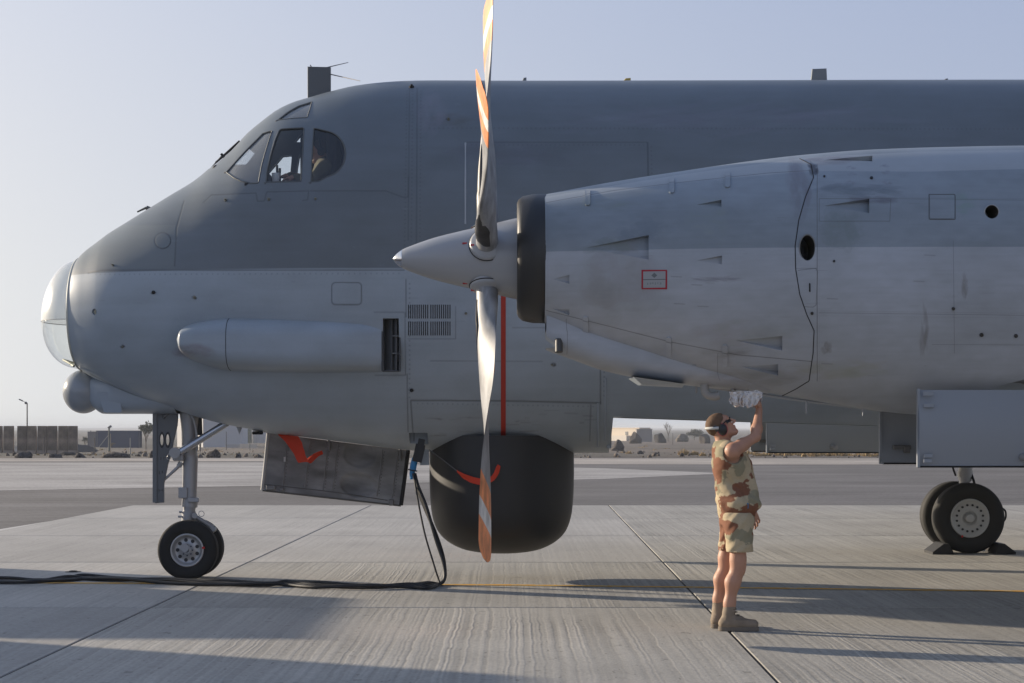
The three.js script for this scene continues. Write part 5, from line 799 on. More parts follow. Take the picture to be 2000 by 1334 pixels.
building('green_cabin', 'small green-fronted cabin between the white sheds', 474, 489, 866, 838, (t, k, w, h) => { mesh('wall', bx(w, h, 2, w / 2, h / 2, -1.3), mat(.15, .165, .12, .8), t); mesh('door', bx(4.5 * k, 8 * k, .08, 3 * k, h * .62, -.26), mat(.2, .25, .10, .7), t); mesh('roof', bx(w + .2, .12, 2.2, w / 2, h + .07, -1.3), white, t); });
building('white_shed', 'white ribbed shed beside the belly door', 490, 526, 866, 842, (t, k, w, h) => { for (let i = 0; i < 12; i++) mesh('panel', bx(w / 12 - .04, h, .16, (i + .5) * w / 12, h / 2, (i % 2) * .09 - 3), white, t); mesh('roof', bx(w + .3, .15, 4, w / 2, h + .08, -5), mat(.4, .4, .4, .7), t); mesh('side_wall', bx(.15, h, 4, .1, h / 2, -5.1), white, t); });
{ const a = onTerrain(470, 874.5), k = perPx(a), t = thing('low_wall', 'low cream wall in front of the white sheds', 'wall', [a.x, a.y - .1, a.z]); mesh('wall_body', bx(32 * k, 9 * k, .3, 16 * k, 4.5 * k, 0, .03), creamW, t); mesh('wall_body', bx(30 * k, 8 * k, .3, -16 * k, 4 * k, -1, .03), mat(.42, .40, .38, .8), t); }
// buildings and tank seen under the fuselage
building('flat_roofed_house', 'cream flat-roofed house seen below the fuselage behind the rocks', 1186, 1246, 861, 837, (t, k, w, h) => { const B = w / .6, corner = (L, hh, y, off, dep) => bx(L, hh, dep, -L / 2, y, -dep / 2 - off).rotateY(-.93).translate(w, 0, 0); mesh('wall', corner(B, h, h / 2, .6, 4), creamW, t); mesh('parapet', corner(B + .2, .25, h + .13, .5, 4.2), creamW, t); mesh('window', corner(1.1, 1, h * .62, .52, .1).translate(-w * .35, 0, -w * .35 * 1.33), mat(.1, .1, .1, .4), t); mesh('annex', corner(B * .7, h * .45, h * .225, -1.2, 1.7).translate(-w * .25, 0, -w * .25 * 1.33), mat(.62, .56, .48, .8), t); });
building('grey_shed', 'low grey shed behind the pale blue tank', 1244, 1274, 863, 839, (t, k, w, h) => { mesh('wall', bx(w, h, 4, w / 2, h / 2, -2.6), mat(.26, .235, .22, .85), t); mesh('roof', bx(w + .2, .12, 4.2, w / 2, h + .07, -2.6), mat(.2, .19, .18, .8), t); });
{ const a = onTerrain(1257, 861.5), k = perPx(a); top('water_tank', new THREE.LatheGeometry([[0, 0], [5 * k, 0], [5.2 * k, 3 * k], [5.2 * k, 13 * k], [4 * k, 16 * k], [1.5 * k, 17.3 * k], [0, 17.5 * k]].map(([r, y]) => new THREE.Vector2(r, y)), 24).translate(a.x, a.y - .1, a.z), mat(.28, .42, .52, .6), 'pale blue upright water tank beside the cream house', 'tank'); }
for (const [x, y, w, h, m, s, l] of [[1206, 882, 24, 20, 2, 21, 'grey-brown rock below the cream house'], [1241, 866, 24, 20, 2, 22, 'pointed grey-brown rock before the cream house'], [1289, 865, 25, 18, 3, 23, 'dark grey rock beside the bare tree'], [1332, 864, 22, 16, 4, 24, 'pale tan rock under the leafy bush'], [1376, 866, 27, 17, 2, 25, 'grey rock behind the mechanic'], [1470, 857, 16, 12, 3, 26, 'dark rock behind the raised arm'], [1252, 888, 14, 8, 1, 27, 'low dark rock by the dry grass tufts']]) rock(x, y, w, h, m, s, l);
// trees and bushes
function leafMesh(points, size, seed) { const r = rng(seed), pos = [], idx = [], col = []; for (const p of points) { const a = V(r() - .5, r() - .5, r() - .5).normalize(), b = V(r() - .5, r() - .5, r() - .5).cross(a).normalize(), s = size * (.6 + r() * .8), o = pos.length / 3, k = .7 + r() * .6; for (const [i, j] of [[-1, -.35], [1, -.35], [1, .35], [-1, .35]]) { pos.push(p.x + a.x * i * s + b.x * j * s, p.y + a.y * i * s + b.y * j * s, p.z + a.z * i * s + b.z * j * s); col.push(k, k, k); } idx.push(o, o + 1, o + 2, o, o + 2, o + 3); } const g = new THREE.BufferGeometry(); g.setAttribute('position', new THREE.Float32BufferAttribute(pos, 3)); g.setAttribute('color', new THREE.Float32BufferAttribute(col, 3)); g.setIndex(idx); g.computeVertexNormals(); return g; }
function tree(name, label, px, base, topPx, wpx, leaf, density, seed, bare, trunkLow = .3) {
  const a = onTerrain(px, base), k = perPx(a), H = (base - topPx) * k, W = wpx * k, r = rng(seed), t = thing(name, label, name.includes('bush') ? 'bush' : 'tree', [a.x, a.y - .1, a.z]);
  const wood = [], leaves = [], grow = (p, d, L, rad, lev) => { const q = p.clone().addScaledVector(d, L); wood.push(cyl(p, q, rad, rad * .6, 5, true)); const n = lev === 0 ? 5 : 4; if (lev >= 3) { for (let i = 0; i < density; i++) leaves.push(q.clone().add(V((r() - .5) * W * .16, (r() - .5) * H * .12, (r() - .5) * W * .16))); return; } for (let i = 0; i < n; i++) { const e = d.clone().multiplyScalar(bare ? 1.2 : .9).add(V((r() - .5) * 1.7 * W / H, (r() - .25) * .9, (r() - .5) * 1.7 * W / H)).normalize(); grow(p.clone().lerp(q, .45 + r() * .55), e, L * (.62 + r() * .22), rad * .55, lev + 1); } };
  grow(V(0, 0, 0), V((r() - .5) * .1, 1, 0).normalize(), H * trunkLow * 1.25, H * .018 + .015, 0);
  mesh('trunk', wood, mat(.12, .095, .075, .9), t);
  if (leaves.length) { let top_ = 0; leaves.forEach((p) => { top_ = Math.max(top_, p.y); }); mesh('crown', leafMesh(leaves, H * .026, seed + 1), new THREE.MeshStandardMaterial({ color: leaf, vertexColors: true, roughness: .9, side: THREE.DoubleSide }), t).scale.y = 1; }
}
tree('thin_tree', 'sparse pale green thorn tree beside the blue container', 285, 878, 823, 30, lin(.09, .095, .055), 14, 31, false, .32);
tree('bare_tree', 'bare leafless tree standing behind the dark rock', 1305, 862, 826, 24, lin(.12, .1, .08), 0, 32, true, .36);
tree('leafy_bush', 'grey-green spreading bush behind the mechanic', 1356, 860, 826, 60, lin(.085, .085, .06), 34, 33, false, .26);
tree('leafy_bush', 'dark green low bush beside the end of the blast walls', 166, 873, 850, 16, lin(.06, .07, .045), 10, 34, false, .3);
tree('leafy_bush', 'low dry bush at the foot of the blue container', 219, 875, 862, 18, lin(.13, .105, .06), 8, 35, false, .3);
// dry grass tufts and scrub: too many to count
{
  const blade = new THREE.BufferGeometry(); blade.setAttribute('position', new THREE.Float32BufferAttribute([-.045, 0, 0, .045, 0, 0, .03, 1, .05], 3)); blade.setIndex([0, 1, 2]); blade.computeVertexNormals();
  const spots = [], r = rng(71);
  const tuft = (px, py, wpx, hpx, n) => { const a = onTerrain(px, py), k = perPx(a); for (let i = 0; i < n; i++) { const an = r() * 7, d = Math.sqrt(r()) * wpx * k * .5; spots.push([a.x + Math.cos(an) * d, terrainAt(CAMZ - a.z) - .05, a.z + Math.sin(an) * d * .8, hpx * k * (.5 + r() * .6) * (1 - .5 * d / (wpx * k * .5)), (r() - .5) * 1.1, r() * 7, .8 + r() * .5]); } };
  for (const [x, y, w, h, n] of [[1335, 890, 22, 13, 260], [1356, 890, 18, 10, 200], [1228, 888, 12, 8, 120], [1372, 891, 14, 8, 120], [1216, 885, 14, 5, 60]]) tuft(x, y, w, h, n);
  for (let i = 0; i < 46; i++) tuft(1440 + i * 6.6 + r() * 5, 889 + r() * 3, 9 + r() * 9, 5 + r() * 7, 70);
  for (let i = 0; i < 70; i++) tuft(-20 + i * 8.2 + r() * 6, 878 + r() * 12, 4 + r() * 6, 2 + r() * 3.5, 22);
  for (let i = 0; i < 40; i++) tuft(1190 + i * 14 + r() * 8, 872 + r() * 12, 6 + r() * 8, 2 + r() * 3.5, 26);
  const im = new THREE.InstancedMesh(blade, new THREE.MeshStandardMaterial({ color: lin(.40, .29, .15), roughness: .9, side: THREE.DoubleSide }), spots.length), m = new THREE.Matrix4(), q = new THREE.Quaternion(), c = new THREE.Color();
  spots.forEach(([x, y, z, h, lean, yaw, t], i) => { q.setFromEuler(new THREE.Euler(lean, yaw, 0, 'YXZ')); m.compose(V(x, y, z), q, V(1.2, h * 1.5, 1)); im.setMatrixAt(i, m); im.setColorAt(i, c.setRGB(t, t, t)); });
  im.name = 'dry_grass'; im.userData = { label: 'straw coloured dry grass tufts along the dirt beyond the apron', category: 'grass', kind: 'stuff' }; scene.add(im);
}
// stones strewn over the dirt
{
  const g = boulder(1, .7, 1, 3.3, 1), r = rng(91), N = 1100, im = new THREE.InstancedMesh(g, mat(.115, .095, .08, .95), N), m = new THREE.Matrix4(), c = new THREE.Color(), q = new THREE.Quaternion();
  for (let i = 0; i < N; i++) { const d = 109 + r() ** 1.6 * 120, x = (r() - .5) * 2 * d * .3, s = .05 + r() ** 4 * .32; q.setFromEuler(new THREE.Euler(0, r() * 7, 0)); m.compose(V(x, terrainAt(d) - .02, CAMZ - d), q, V(s, s, s)); im.setMatrixAt(i, m); const t = .55 + r() * .9; im.setColorAt(i, c.setRGB(t, t * .97, t * .93)); }
  im.name = 'scattered_stones'; im.userData = { label: 'small brown stones strewn over the dirt beyond the apron', category: 'stones', kind: 'stuff' }; scene.add(im);
}

// ---------------------------------------------------------------- people
const skinMat = new THREE.MeshPhysicalMaterial({ color: lin(.46, .245, .155), roughness: .55, vertexColors: true });
const clothMat = new THREE.MeshStandardMaterial({ vertexColors: true, roughness: .9 });
// three-colour desert camouflage: cloth print
function camo(x, y, z) {
  const a = fbm(x * 6.6 + 11.9, y * 10 + 4.4, z * 6.6, 4), b = fbm(x * 6.6 - 5, y * 8.2 + 9, z * 6.6 + 4, 4), j = fbm(x * 60, y * 60, z * 60, 2) * .06;
  const w = 1 + .10 * fbm(x * 90, y * 90, z * 90, 2);
  if (a + j > .085) return [.205 * w, .083 * w, .043 * w];
  if (b + j > .15) return [.27 * w, .24 * w, .155 * w];
  return [.46 * w, .37 * w, .235 * w];
}
const tint = (g, k = .12) => vcolor(g, (x, y, z) => { const n = 1 + k * fbm(x * 22, y * 22, z * 22, 3); return [n, n * (1 - .02), n]; });
function finger(chain, r0, r1) { const p = []; for (let i = 0; i < chain.length - 1; i++) p.push(cone(chain[i], chain[i + 1], lerp(r0, r1, i / (chain.length - 1)), lerp(r0, r1, (i + 1) / (chain.length - 1)))); return blend(p, .004); }
function handField(wrist, dir, palmN, side, curl, spread = 1) {               // wrist point, finger direction, palm normal, thumb side
  const across = dir.clone().cross(palmN).normalize().multiplyScalar(side), at = (f, a, n) => wrist.clone().addScaledVector(dir, f).addScaledVector(across, a).addScaledVector(palmN, n);
  const parts = [cone(at(0, 0, 0), at(.04, 0, 0), .026, .030), cone(at(.035, .022, 0), at(.088, .030, 0), .017, .014), cone(at(.035, .0, 0), at(.092, .008, 0), .018, .014), cone(at(.035, -.02, 0), at(.085, -.016, 0), .017, .0135), cone(at(.03, -.028, 0), at(.078, -.036, 0), .016, .012)];
  const palm = blend(parts, .02), fs = [];
  [[.030, .090, .072], [.008, .094, .080], [-.014, .089, .074], [-.036, .080, .058]].forEach(([a, f, L], i) => {
    const c = curl * (1 + .12 * i), pts = [at(f - .01, a, 0)]; let ang = .15 * c, ff = f, nn = 0;
    for (const s of [.45, .32, .25]) { ff += Math.cos(ang) * L * s; nn += Math.sin(ang) * L * s; pts.push(at(ff, a * (1 + .12 * spread), nn)); ang += .75 * c; }
    fs.push(finger(pts, .0095, .0072));
  });
  fs.push(finger([at(.02, .024, .005), at(.05, .048, .014 + .012 * curl), at(.075, .054, .024 + .02 * curl), at(.095, .05, .03 + .03 * curl)], .0125, .0085));
  return (x, y, z) => { let d = palm(x, y, z); for (const f of fs) d = smin(d, f(x, y, z), .006); return d; };
}
const boxOf = (c, r) => [[c.x - r, c.y - r, c.z - r], [c.x + r, c.y + r, c.z + r]];
function headField(q) {                                                      // q(x, y, z) -> head axes: f forward, u up, s sideways; metres from the head's middle
  const f0 = [ell(V(-.018, .032, 0), .096, .088, .076), ell(V(.028, -.03, 0), .060, .088, .058), cone(V(-.015, -.055, -.046), V(.060, -.098, -.012), .024, .020), cone(V(-.015, -.055, .046), V(.060, -.098, .012), .024, .020), ell(V(.066, -.1, 0), .022, .019, .024), ell(V(.062, .03, 0), .030, .03, .056)];
  const fine = blend([cone(V(.086, .018, 0), V(.113, -.026, 0), .008, .0135), ell(V(.100, -.032, .011), .011, .009, .009), ell(V(.100, -.032, -.011), .011, .009, .009), cone(V(.087, -.0555, -.017), V(.087, -.0555, .017), .0085, .0085), cone(V(.084, -.069, -.015), V(.084, -.069, .015), .009, .009), ell(V(.055, -.012, .042), .025, .018, .014), ell(V(.055, -.012, -.042), .025, .018, .014)], .006);
  const skull0 = blend(f0, .022), skull = (x, y, z) => smin(skull0(x, y, z), fine(x, y, z), .010), ears = [1, -1].map((s) => ell(V(-.012, -.012, s * .078), .026, .034, .011));
  return (x, y, z) => { const [f, u, s] = q(x, y, z); let d = skull(f, u, s); for (const e of ears) d = smin(d, e(f, u, s), .01); d = Math.max(d, -ell(V(.098, -.062, 0), .014, .0024, .02)(f, u, s)); return d; };
}

// --- mechanic wiping the cowling
{
  const root = [ZX(1440, 5.25), 0, 5.25], J = (px, py, z) => P(px, py, z).sub(V(...root));
  const t = thing('person', 'person in sleeveless desert camouflage vest, shorts and ear defenders wiping the underside of the engine', 'person', root);
  const an = [J(1425, 1195, 5.33), J(1404, 1186, 5.08)], kn = [J(1441, 1108, 5.34), J(1418, 1104, 5.10)], hp = [J(1442, 1024, 5.32), J(1434, 1022, 5.12)];
  const pel = J(1438, 1012, 5.22), wai = J(1433, 962, 5.22), che = J(1427, 908, 5.22), nkb = J(1413, 872, 5.22), nkt = J(1409, 846, 5.22);
  const sh = [J(1431, 881, 5.40), J(1420, 882, 5.03)], el = [J(1476, 853, 5.28), J(1452, 942, 4.96)], wr = [J(1483, 799, 5.10), J(1466, 996, 5.02)];
  const armR = [cone(sh[0], sh[0].clone().lerp(el[0], .45), .060, .050), cone(sh[0].clone().lerp(el[0], .4), el[0], .050, .039), cone(el[0], el[0].clone().lerp(wr[0], .28), .039, .044), cone(el[0].clone().lerp(wr[0], .28), wr[0], .044, .027)];
  const armL = [cone(sh[1], el[1], .058, .043), cone(el[1], wr[1], .044, .029)];
  const legs = []; for (const k of [0, 1]) { const calf = kn[k].clone().lerp(an[k], .33).add(V(-.018, 0, 0)); legs.push(cone(hp[k], kn[k].clone().add(V(0, .07, 0)), .09, .060), cone(kn[k].clone().add(V(.004, .06, 0)), kn[k].clone().add(V(.006, -.02, 0)), .057, .051), cone(kn[k], calf, .050, .057), cone(calf, an[k].clone().add(V(-.002, .06, 0)), .057, .041), cone(an[k].clone().add(V(0, .07, 0)), an[k], .041, .039)); }
  const torso = [ell(pel, .12, .11, .17), cone(pel, wai, .115, .108), cone(wai, che, .108, .12), cone(J(1424, 890, 5.32), J(1420, 890, 5.12), .085, .085), ell(che, .125, .15, .17), cone(nkb, nkt, .062, .056), cone(nkb, sh[0], .06, .058), cone(nkb, sh[1], .06, .058)];
  const bodyF = ((a, b) => (x, y, z) => smin(a(x, y, z), b(x, y, z), .04))(blend([...torso, ...armR, ...armL], .03), blend(legs, .05));
  const bodyG = sdfMesh(bodyF, [-.42, .08, -.42], [.42, 1.98, .42], 118);
  // head: tilted back, looking up along the cowling
  const hc = J(1409, 833, 5.22), fw = V(.80, .585, .03).normalize(), up = V(-.60, .79, 0).addScaledVector(fw, -V(-.60, .79, 0).dot(fw)).normalize(), sd = fw.clone().cross(up).normalize();
  const toHead = (x, y, z) => { const a = x - hc.x, b = y - hc.y, c = z - hc.z; return [a * fw.x + b * fw.y + c * fw.z, a * up.x + b * up.y + c * up.z, a * sd.x + b * sd.y + c * sd.z]; };
  const fromHead = (f, u, s) => hc.clone().addScaledVector(fw, f).addScaledVector(up, u).addScaledVector(sd, s);
  const headF0 = headField(toHead), neck = cone(nkb, fromHead(-.03, -.05, 0), .064, .060), headF = (x, y, z) => smin(headF0(x, y, z), neck(x, y, z), .03);
  const headG = sdfMesh(headF, ...boxOf(hc.clone().add(V(0, -.02, 0)), .19), 104);
  // hands: the right one closes on the cloth, the left hangs relaxed
  const hR = handField(wr[0].clone().add(V(0, .0, 0)), V(-.28, .95, -.12).normalize(), V(-.93, -.30, .1).normalize(), 1, 1.25), hL = handField(wr[1], V(.36, -.93, .05).normalize(), V(-.3, -.1, -.95).normalize(), -1, .55);
  const handRG = sdfMesh(hR, ...boxOf(wr[0].clone().add(V(-.03, .08, 0)), .14), 92), handLG = sdfMesh(hL, ...boxOf(wr[1].clone().add(V(.03, -.08, 0)), .14), 92);
  const body = mesh('body', merge([bodyG, headG, handRG, handLG].map((g) => tint(g))), skinMat, t);
  const part = (name, g, m) => mesh(name, g, m, body);
  // vest: open at the front, arm holes, flared hem
  const vest0 = blend([cone(pel.clone().add(V(.006, .01, 0)), wai, .145, .135), cone(wai, che, .135, .138), cone(J(1424, 893, 5.32), J(1421, 893, 5.12), .105, .105), ell(che, .142, .16, .188), ell(J(1440, 985, 5.24), .145, .13, .185), cone(nkb.clone().add(V(0, -.02, 0)), sh[0].clone().add(V(-.03, .012, -.07)), .078, .062), cone(nkb.clone().add(V(0, -.02, 0)), sh[1].clone().add(V(-.03, .012, .07)), .078, .062), cone(J(1456, 905, 5.26), J(1473, 985, 5.30), .04, .055), cone(J(1458, 905, 5.14), J(1472, 985, 5.12), .04, .05)], .05);
  const hem = (x, y, z) => (J(0, 1011, 5.25).y + x * .05 - (x > .06 ? .0 : 0)) - y;
  const holeR = cone(sh[0].clone().add(V(.01, -.015, .02)), sh[0].clone().add(V(.05, -.035, .16)), .088, .1), holeL = cone(sh[1].clone().add(V(.01, -.015, -.02)), sh[1].clone().add(V(.05, -.035, -.16)), .088, .1), collar = cone(nkb.clone().add(V(.02, .0, 0)), nkb.clone().add(V(.10, .13, 0)), .068, .11);
  const slit = (x, y, z) => Math.max(Math.abs(z - .0 - .02) - .035, .05 - x, -99);
  const vestF = (x, y, z) => { const wr_ = .007 * fbm(x * 9, y * 14, z * 9 + 3, 3) + .0045 * Math.sin((y + x * .8) * 46 + 3 * noise3(x * 8, y * 8, z * 8)) * smooth(.75, 1.1, y) * smooth(1.45, 1.15, y); let d = vest0(x, y, z) + wr_ - .004; d = Math.max(d, hem(x, y, z), -holeR(x, y, z), -holeL(x, y, z), -collar(x, y, z), -slit(x, y, z)); return d * .8; };
  part('vest', vcolor(sdfMesh(vestF, [-.34, .86, -.36], [.36, 1.62, .36], 112), camo), clothMat);
  // shorts: two wide legs
  const legS = (k) => cone(hp[k].clone().add(V(.004, -.0, 0)), hp[k].clone().lerp(kn[k], .62).add(V(k ? .006 : .012, 0, 0)), .122, k ? .098 : .108);
  const sh0 = blend([ell(pel.clone().add(V(0, .01, 0)), .145, .13, .195), legS(0), legS(1)], .035), hemY = J(0, 1077, 5.3).y;
  const shF = (x, y, z) => { const w = .006 * fbm(x * 11, y * 12, z * 11 + 8, 3) + .003 * Math.sin((y * .9 - x) * 60 + 4 * noise3(x * 7, y * 7, z * 7)); return Math.max(sh0(x, y, z) + w, hemY - y, y - J(0, 1000, 5.25).y) * .85; };
  part('shorts', vcolor(sdfMesh(shF, [-.3, .55, -.36], [.34, 1.08, .36], 96), (x, y, z) => camo(x + 3, y * .9 + 1, z)), clothMat);
  // boots
  const bootMatP = new THREE.MeshStandardMaterial({ vertexColors: true, roughness: .85 }), soleM = mat(.17, .14, .11, .85);
  const boot = (k, dir, lift) => {
    const a = an[k].clone(), heel = V(a.x, 0, a.z).addScaledVector(dir, -.045), toe = V(a.x, 0, a.z).addScaledVector(dir, .195), base = lift;
    const f = blend([cone(V(a.x, .07 + base, a.z).addScaledVector(dir, -.015), a.clone().add(V(0, .035, 0)), .056, .052), cone(heel.clone().add(V(0, .058 + base, 0)), heel.clone().addScaledVector(dir, .12).add(V(0, .066 + base, 0)), .046, .052), cone(heel.clone().addScaledVector(dir, .10).add(V(0, .062 + base, 0)), toe.clone().add(V(0, .052 + base, 0)), .052, .040)], .03);
    const F = (x, y, z) => Math.max(f(x, y, z) + .0025 * fbm(x * 40, y * 40, z * 40, 2) + .0025 * Math.sin(y * 190) * smooth(.08, .1, y) * (((x - a.x) * dir.x + (z - a.z) * dir.z) > .03 ? 1 : 0), .022 + base - y, y - (a.y + .055));
    const c = V(a.x, .13, a.z).addScaledVector(dir, .06), g = sdfMesh(F, [c.x - .24, -.03, c.z - .24], [c.x + .24, .33, c.z + .24], 96);
    part('boot', vcolor(g, (x, y, z) => { const n = 1 + .35 * fbm(x * 14, y * 14, z * 14, 3), lace = ((x - a.x) * dir.x + (z - a.z) * dir.z) > .045 && y > .09 ? .78 : 1; return [.25 * n * lace, .195 * n * lace, .14 * n * lace]; }), bootMatP);
    const s = sdfMesh((x, y, z) => Math.max(Math.min(cone(heel.clone().add(V(0, .02, 0)), heel.clone().addScaledVector(dir, .11).add(V(0, .02, 0)), .048, .052)(x, .02, z), cone(heel.clone().addScaledVector(dir, .1).add(V(0, .02, 0)), toe.clone().add(V(0, .02, 0)), .053, .043)(x, .02, z)), y - (.034 + base), base - y), [c.x - .24, -.02, c.z - .24], [c.x + .24, .08, c.z + .24], 72);
    part('boot_sole', s, soleM);
    const side = V(-dir.z, 0, dir.x); for (let q = 0; q < 6; q++) { const y = .105 + q * .024 + base, f0 = .075 - q * .008 + (q < 2 ? .02 - q * .01 : 0), c0 = V(a.x, y, a.z).addScaledVector(dir, f0); part('lace', tube([c0.clone().addScaledVector(side, -.034).addScaledVector(dir, -.018), c0.clone().addScaledVector(dir, .004), c0.clone().addScaledVector(side, .034).addScaledVector(dir, -.018)], .0035, 10, 5), mat(.09, .075, .055, .9)); }
  };
  boot(0, V(.99, 0, .08).normalize(), .002); boot(1, V(.55, 0, -.83).normalize(), .002);
  for (const k of [0, 1]) part('sock', cyl(an[k].clone().add(V(0, .045, 0)), an[k].clone().add(V(.002, .075, 0)), .047, .046, 20), mat(.19, .165, .12, .9));
  // hair, glasses, ear defenders
  const hairF = (x, y, z) => { const [f, u, s] = toHead(x, y, z), n = .0016 * fbm(f * 160, u * 160, s * 160, 2); return Math.max(headF0(x, y, z) - .005 + n, -(.58 * (u - .03) - (f - .034)) * .8 + 6 * n, .026 + f * .55 - u + 8 * n); };
  part('hair', tint(sdfMesh(hairF, ...boxOf(hc, .16), 84), .5), new THREE.MeshStandardMaterial({ color: lin(.13, .075, .04), roughness: .85, vertexColors: true }));
  const H = (f, u, s) => fromHead(f, u, s);
  const lens = (s) => gridGeo(14, 8, (p, q) => { const a = lerp(.1, 1.15, p) * s, u = lerp(.030, -.010, q) - .006 * p * (q > .5 ? -1 : 1); const v = H(.016 + .080 * Math.cos(a), u, .074 * Math.sin(a)); return [v.x, v.y, v.z]; });
  const black = new THREE.MeshPhysicalMaterial({ color: lin(.008, .008, .01), roughness: .12, side: THREE.DoubleSide });
  part('sunglasses', [lens(1), lens(-1), ...[1, -1].map((s) => cyl(H(.066, .02, s * .07), H(-.01, .012, s * .082), .0055, .004, 8)), cyl(H(.097, .02, -.012), H(.097, .02, .012), .006, .006, 8)], black);
  const cupM = mat(.016, .016, .017, .35);
  for (const s of [1, -1]) {
    const c = H(-.012, -.022, s * .1), o = H(-.012, -.022, s * .075), ax = sd.clone().multiplyScalar(s);
    const prof = [[0, .045], [.022, .043], [.037, .03], [.041, .008], [.041, 0], [0, 0]].map(([r, y]) => new THREE.Vector2(r, y)).reverse();
    const g = new THREE.LatheGeometry(prof, 28).scale(.95, 1, 1.2).applyQuaternion(new THREE.Quaternion().setFromUnitVectors(V(0, 1, 0), ax)).translate(o.x, o.y, o.z);
    part('ear_cup', g, cupM); void c;
    const ring = new THREE.TorusGeometry(.038, .006, 8, 28).scale(.98, 1.22, 1).applyQuaternion(new THREE.Quaternion().setFromUnitVectors(V(0, 0, 1), ax)).translate(o.x, o.y, o.z); part('cup_ring', ring, mat(.42, .03, .07, .5));
  }
  part('head_band', new THREE.TubeGeometry(new THREE.CatmullRomCurve3(Array.from({ length: 15 }, (_, i) => { const a = lerp(-1.62, 1.62, i / 14); return H(-.035 - .085 * Math.cos(a) * .9, .012 + .05 * Math.cos(a), Math.sin(a) * .098); })), 60, .012, 8), mat(.5, .5, .47, .6));
  for (const s of [1, -1]) part('band_pad', bx(.03, .055, .012).applyMatrix4(new THREE.Matrix4().makeBasis(fw, up, sd)).translate(H(-.05, .02, s * .092).x, H(-.05, .02, s * .092).y, H(-.05, .02, s * .092).z), mat(.05, .05, .05, .6));
  // belt end
  part('belt_tag', bx(.03, .045, .02, J(1456, 987, 5.33).x, J(1456, 987, 5.33).y, J(1456, 987, 5.33).z + .075, .004), mat(.03, .16, .3, .6));
  // cleaning cloth in the raised hand
  {
    const c = P(1457, 781, 5.06);
    void c;
    const fold = (x0, x1, y0, y1, z, seed, k) => gridGeo(60, 30, (u, v) => { const drop = lerp(y0, y1, v * (1.02 - .55 * Math.abs(2 * u - 1 + .3 * Math.sin(seed)) ** 1.4 + .18 * noise3(u * 3.3, seed, 1) + .05 * Math.sin(u * 19 + seed))), px = lerp(x0, x1, u) + 2.5 * noise3(u * 4 + seed, v * 3, 3) + (v - .5) * 5 * noise3(seed, u * 2, 8), p = P(px, drop + 1.6 * noise3(u * 6, v * 4, seed), z); const pleat = Math.abs(((u * k + .35 * noise3(v * 3, u * 3, seed)) % 1 + 1) % 1 - .5) * 2; return [p.x, p.y, p.z + (.035 * pleat - .02) * (.4 + v) + .018 * noise3(u * 9, v * 9, seed + 4)]; });
    const g = merge([fold(1425, 1458, 765, 797, 5.16, 2.3, 3), fold(1430, 1462, 766, 792, 5.07, 5.1, 4), fold(1450, 1489, 767, 799, 5.20, 7.7, 4), fold(1458, 1487, 765, 795, 5.08, 9.4, 3), fold(1432, 1486, 763, 787, 5.03, 3.9, 5)]);
    vcolor(g, (x, y, z) => { const d = smooth(.15, .4, fbm(x * 16, y * 16, z * 16, 4)), n = 1 + .06 * fbm(x * 60, y * 60, z * 60, 2); return [lerp(.72, .58, d) * n, lerp(.69, .48, d) * n, lerp(.66, .38, d) * n]; });
    top('cleaning_cloth', g, new THREE.MeshStandardMaterial({ vertexColors: true, roughness: .95, side: THREE.DoubleSide }), 'crumpled stained white cleaning cloth pressed to the cowling by the raised hand', 'cloth');
  }
}
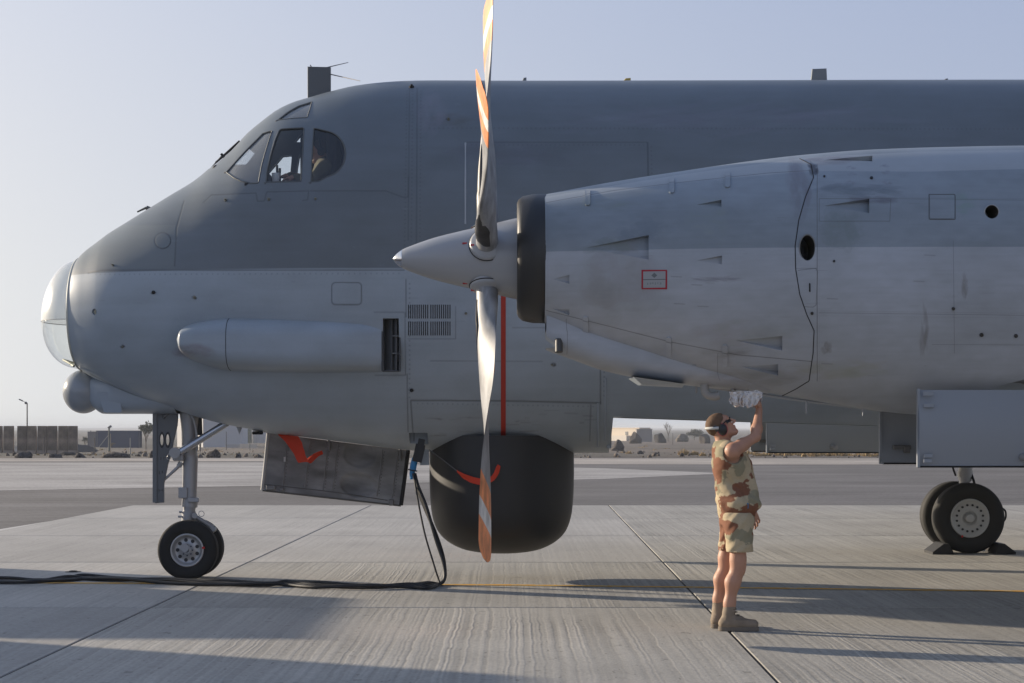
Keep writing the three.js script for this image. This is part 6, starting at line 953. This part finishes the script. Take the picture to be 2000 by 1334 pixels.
// --- pilot seated behind the side window
{
  const root = [ZX(632, .5), ZY(392, .5), .5], J = (px, py, z) => P(px, py, z).sub(V(...root));
  const t = thing('person', 'person in an olive flight suit and headset seated in the cockpit', 'person', root);
  const nk = J(632, 315, .5), pelv = J(640, 380, .5), sR = J(636, 326, .68), sL = J(634, 326, .32), eR = J(612, 350, .78), eL = J(610, 352, .2), wR = J(578, 346, .74), wL = J(566, 343, .28), hc = J(624, 296, .5);
  const fw = V(.0, -.12, 0).add(V(-.96, 0, .12)).normalize(), up = V(-.1, 1, 0).addScaledVector(fw, -V(-.1, 1, 0).dot(fw)).normalize(), sd = fw.clone().cross(up).normalize();
  const toHead = (x, y, z) => { const a = x - hc.x, b = y - hc.y, c = z - hc.z; return [a * fw.x + b * fw.y + c * fw.z, a * up.x + b * up.y + c * up.z, a * sd.x + b * sd.y + c * sd.z]; }, H = (f, u, s) => hc.clone().addScaledVector(fw, f).addScaledVector(up, u).addScaledVector(sd, s);
  const hf = headField(toHead), neck = cone(nk, H(-.03, -.06, 0), .06, .056);
  const skin = (x, y, z) => smin(hf(x, y, z), neck(x, y, z), .03);
  const body = mesh('body', merge([tint(sdfMesh(skin, ...boxOf(hc, .19), 76)), tint(sdfMesh(handField(wR, V(-.97, -.15, -.1).normalize(), V(0, -1, 0), 1, .9), ...boxOf(wR.clone().add(V(-.07, 0, 0)), .13), 64)), tint(sdfMesh(handField(wL, V(-.97, -.15, 0).normalize(), V(0, -1, 0), -1, .9), ...boxOf(wL.clone().add(V(-.07, 0, 0)), .13), 64))]), skinMat, t);
  const suit = blend([cone(pelv, J(636, 345, .5), .14, .145), ell(J(637, 338, .5), .13, .16, .2), cone(nk.clone().add(V(0, -.03, 0)), sR, .07, .075), cone(nk.clone().add(V(0, -.03, 0)), sL, .07, .075), cone(sR, eR, .07, .056), cone(eR, wR, .056, .04), cone(sL, eL, .07, .056), cone(eL, wL, .056, .04), cone(pelv, J(580, 385, .62), .1, .08), cone(pelv, J(580, 385, .38), .1, .08)], .05);
  mesh('flight_suit', vcolor(sdfMesh((x, y, z) => suit(x, y, z) + .006 * fbm(x * 12, y * 12, z * 12, 3), [-.6, -.15, -.5], [.35, .6, .5], 84), (x, y, z) => { const n = 1 + .2 * fbm(x * 18, y * 18, z * 18, 3); return [.13 * n, .115 * n, .07 * n]; }), clothMat, body);
  mesh('hair', tint(sdfMesh((x, y, z) => { const [f, u] = toHead(x, y, z); return Math.max(hf(x, y, z) - .007, -(.58 * (u - .02) - (f - .03)), -.05 - u); }, ...boxOf(hc, .16), 56), .4), new THREE.MeshStandardMaterial({ color: lin(.05, .035, .025), roughness: .85, vertexColors: true }), body);
  for (const s of [1, -1]) { const o = H(-.012, -.015, s * .092); mesh('headset_cup', new THREE.SphereGeometry(.04, 20, 14).scale(1, 1.2, .6).translate(o.x, o.y, o.z), rubber, body); }
  mesh('headset_band', tube(Array.from({ length: 11 }, (_, i) => { const a = lerp(-1.5, 1.5, i / 10); return H(-.012, .02 + .115 * Math.cos(a), .098 * Math.sin(a)); }), .01, 40, 6), rubber, body);
  mesh('headset_mic', tube([H(-.0, -.03, .1), H(.07, -.07, .09), H(.115, -.075, .04)], .005, 16, 6), rubber, body);
}

renderer.render(scene, camera);
